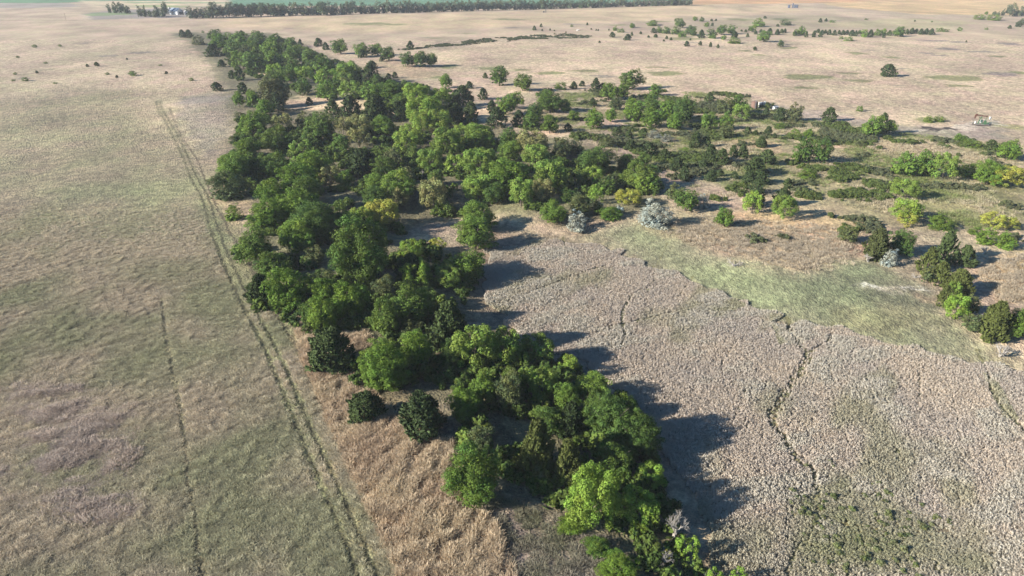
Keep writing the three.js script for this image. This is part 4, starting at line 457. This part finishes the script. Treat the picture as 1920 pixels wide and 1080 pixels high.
// tank site at the far field edge
for (const [k, x, y, r, h, words] of [[0, 1479, 15, 1.6, 3.6, 'dark tank at the left end of the far tank site'], [1, 1486, 15, 0.9, 6, 'tall narrow dark tank at the far tank site'], [2, 1490, 15, 1.6, 4, 'dark blue tank, third in the far tank site'], [3, 1494, 15, 1.5, 4, 'dark blue tank at the right end of the far tank site']]) tank('field_tank', words, x, y, r, h, M.blue);
function house(name, label, category, px, py, w, d, h, rise, wallMat, roofMat, turn, extra) {
  const o = thing(name, label, category, ground(px, py), turn), s = new THREE.Shape(); s.moveTo(-w / 2, -0.3); s.lineTo(w / 2, -0.3); s.lineTo(w / 2, h); s.lineTo(0, h + rise); s.lineTo(-w / 2, h); s.closePath();
  const wall = part('wall', new THREE.ExtrudeGeometry(s, { depth: d, bevelEnabled: false }).translate(0, 0, -d / 2), wallMat, o), sl = Math.hypot(w / 2 + 0.4, rise * (w / 2 + 0.4) / (w / 2)), an = Math.atan2(rise, w / 2);
  for (const q of [-1, 1]) { const p = part('roof_slope', box(sl, 0.16, d + 0.8), roofMat, o); p.rotation.z = -q * an; p.position.set(q * (w / 4 + 0.18), h + rise / 2 - 0.02 + 0.1, 0); }
  extra(o, wall); return o;
}
house('farmhouse', 'white gabled farmhouse between the dark farm trees', 'house', 319.5, 26, 7, 9, 4.6, 2.8, M.white, M.white, 0.45, (o) => { for (const [x, y] of [[-1.8, 1.5], [1.8, 1.5], [-1.2, 4], [1.2, 4]]) part('window', box(0.9, 1.3, 0.1, x, y, 4.53), M.glass, o); part('door', box(1, 2.1, 0.1, 0, 1.0, 4.53), M.wood, o); part('chimney', box(0.6, 1.6, 0.6, 0.4, 7.8, -2), M.tank, o); });
house('barn', 'barn with a blue-grey roof right of the white farmhouse', 'barn', 331.5, 27, 9, 13, 4, 3.4, M.steel, M.roof, 1.15, (o) => { part('barn_door', box(3.2, 3.2, 0.12, 0, 1.5, 6.55), M.dark, o); });
house('white_shed', 'small white shed beside the left end of the windbreak', 'shed', 350, 27.5, 5.5, 7, 3.2, 2, M.white, M.white, 0.5, (o) => { part('door', box(1.4, 2.2, 0.1, 0, 1.0, 3.53), M.dark, o); part('window', box(0.8, 0.8, 0.1, 1.9, 1.8, 3.53), M.glass, o); });
house('open_shed', 'long low dark shed between the barn and the white shed', 'shed', 341.5, 27, 4.5, 11, 2.2, 0.9, M.wood, M.dark, 1.5, (o) => { part('door', box(0.12, 1.8, 3, 2.3, 0.85, 0), M.dark, o); });
for (const [x, y, h, words] of [[247.5, 36.5, 8, 'utility pole by the farm drive, left of the dark trees'], [380, 33.5, 11, 'utility pole at the left end of the windbreak'], [499, 31, 11, 'utility pole before the windbreak, nearer its left end'], [612, 28.5, 11, 'utility pole before the windbreak, near its middle'], [968, 21, 11, 'utility pole before the windbreak, right of its middle'], [1273, 11, 11, 'utility pole at the right end of the windbreak'], [124, 38.5, 8, 'utility pole on the field line at the far left']]) { const o = thing('utility_pole', words, 'utility pole', ground(x, y), 0, 'poles along the section road'); part('pole', cyl(0.12, 0.17, h + 0.6, 0, h / 2 - 0.3, 0, 7), M.wood, o); part('crossarm', box(2.2, 0.14, 0.14, 0, h - 0.6, 0), M.wood, o); for (const k of [-0.95, 0, 0.95]) part('insulator', cyl(0.07, 0.07, 0.2, k, h - 0.42, 0, 6), M.white, o); }
{ const o = thing('well_stack', 'thin dark stack with a box standing alone before the windbreak', 'well equipment', ground(1022.5, 23.5), 0); part('stack', cyl(0.4, 0.5, 6, 0.6, 3, 0, 10), M.dark, o); part('box', box(2, 1.8, 1.6, -2, 0.9, 0), M.dark, o); part('pipe', box(2.4, 0.2, 0.2, -0.4, 0.4, 0), M.steel, o); }
{ const o = thing('stock_trough', 'small white water trough on the grey patch of the far prairie', 'trough', ground(1083.5, 57), 0.2); part('wall', [new THREE.LatheGeometry([new THREE.Vector2(1.5, 0), new THREE.Vector2(1.6, 0.6), new THREE.Vector2(1.5, 0.6), new THREE.Vector2(1.4, 0.08)], 20)], M.white, o); part('water', cyl(1.38, 1.38, 0.06, 0, 0.4, 0, 20), M.white, o); }
{ const o = thing('fence_post', 'short pale stake at the foot of the near bright green tree', 'post', ground(911, 976), 0.3); part('stake', limb(V(0, -0.2, 0), V(0.04, 1.3, 0), 0.07, 0.055, 7), paintMat('pale_stake', 0.5, 0.38, 0.25), o); part('cap', cyl(0.065, 0.06, 0.06, 0.045, 1.32, 0, 7), M.wood, o); }

// ---------------------------------------------------------------- labels: kind, place and order along the place
{
  const units = ['', 'first', 'second', 'third', 'fourth', 'fifth', 'sixth', 'seventh', 'eighth', 'ninth', 'tenth', 'eleventh', 'twelfth', 'thirteenth', 'fourteenth', 'fifteenth', 'sixteenth', 'seventeenth', 'eighteenth', 'nineteenth'], tens = ['', '', 'twent', 'thirt', 'fort', 'fift', 'sixt', 'sevent', 'eight', 'ninet', 'one-hundr'];
  const ordinal = (n) => n < 20 ? units[n] : n > 100 ? 'hundred-and-' + ordinal(n - 100) : n === 100 ? 'hundredth' : tens[Math.floor(n / 10)] + (n % 10 ? 'y-' + units[n % 10] : 'ieth');
  const byKey = new Map();
  for (const p of plants) { const k = p.words + ' ' + p.region; if (!byKey.has(k)) byKey.set(k, []); byKey.get(k).push(p); }
  for (const [k, list] of byKey) {
    const line = /windbreak|cedar row/.test(k), rows = line ? 1 : Math.ceil(list.length / 11), per = Math.ceil(list.length / rows); list.sort((a, b) => b.cy - a.cy);
    for (let i = 0; i < rows; i++) {
      const row = list.slice(i * per, (i + 1) * per).sort((a, b) => a.cx - b.cx), where = rows === 1 ? '' : `, ${rows === 2 ? ['front', 'back'][i] : ordinal(i + 1)} row`;
      row.forEach((p, j) => { const n = row.length, o = n === 1 ? '' : j === 0 ? ', leftmost' : j === n - 1 ? ', rightmost' : `, ${ordinal(j + 1)} from left`; p.o.userData.label = k + o + where; p.o.userData.group = `${p.words.replace(/bush$/, 'bushe')}s ${p.region}`; });
    }
  }
  for (const [, list] of byKey) if (list.length === 1) delete list[0].o.userData.group;
}
scene.environment = scene.background;
renderer.render(scene, camera);
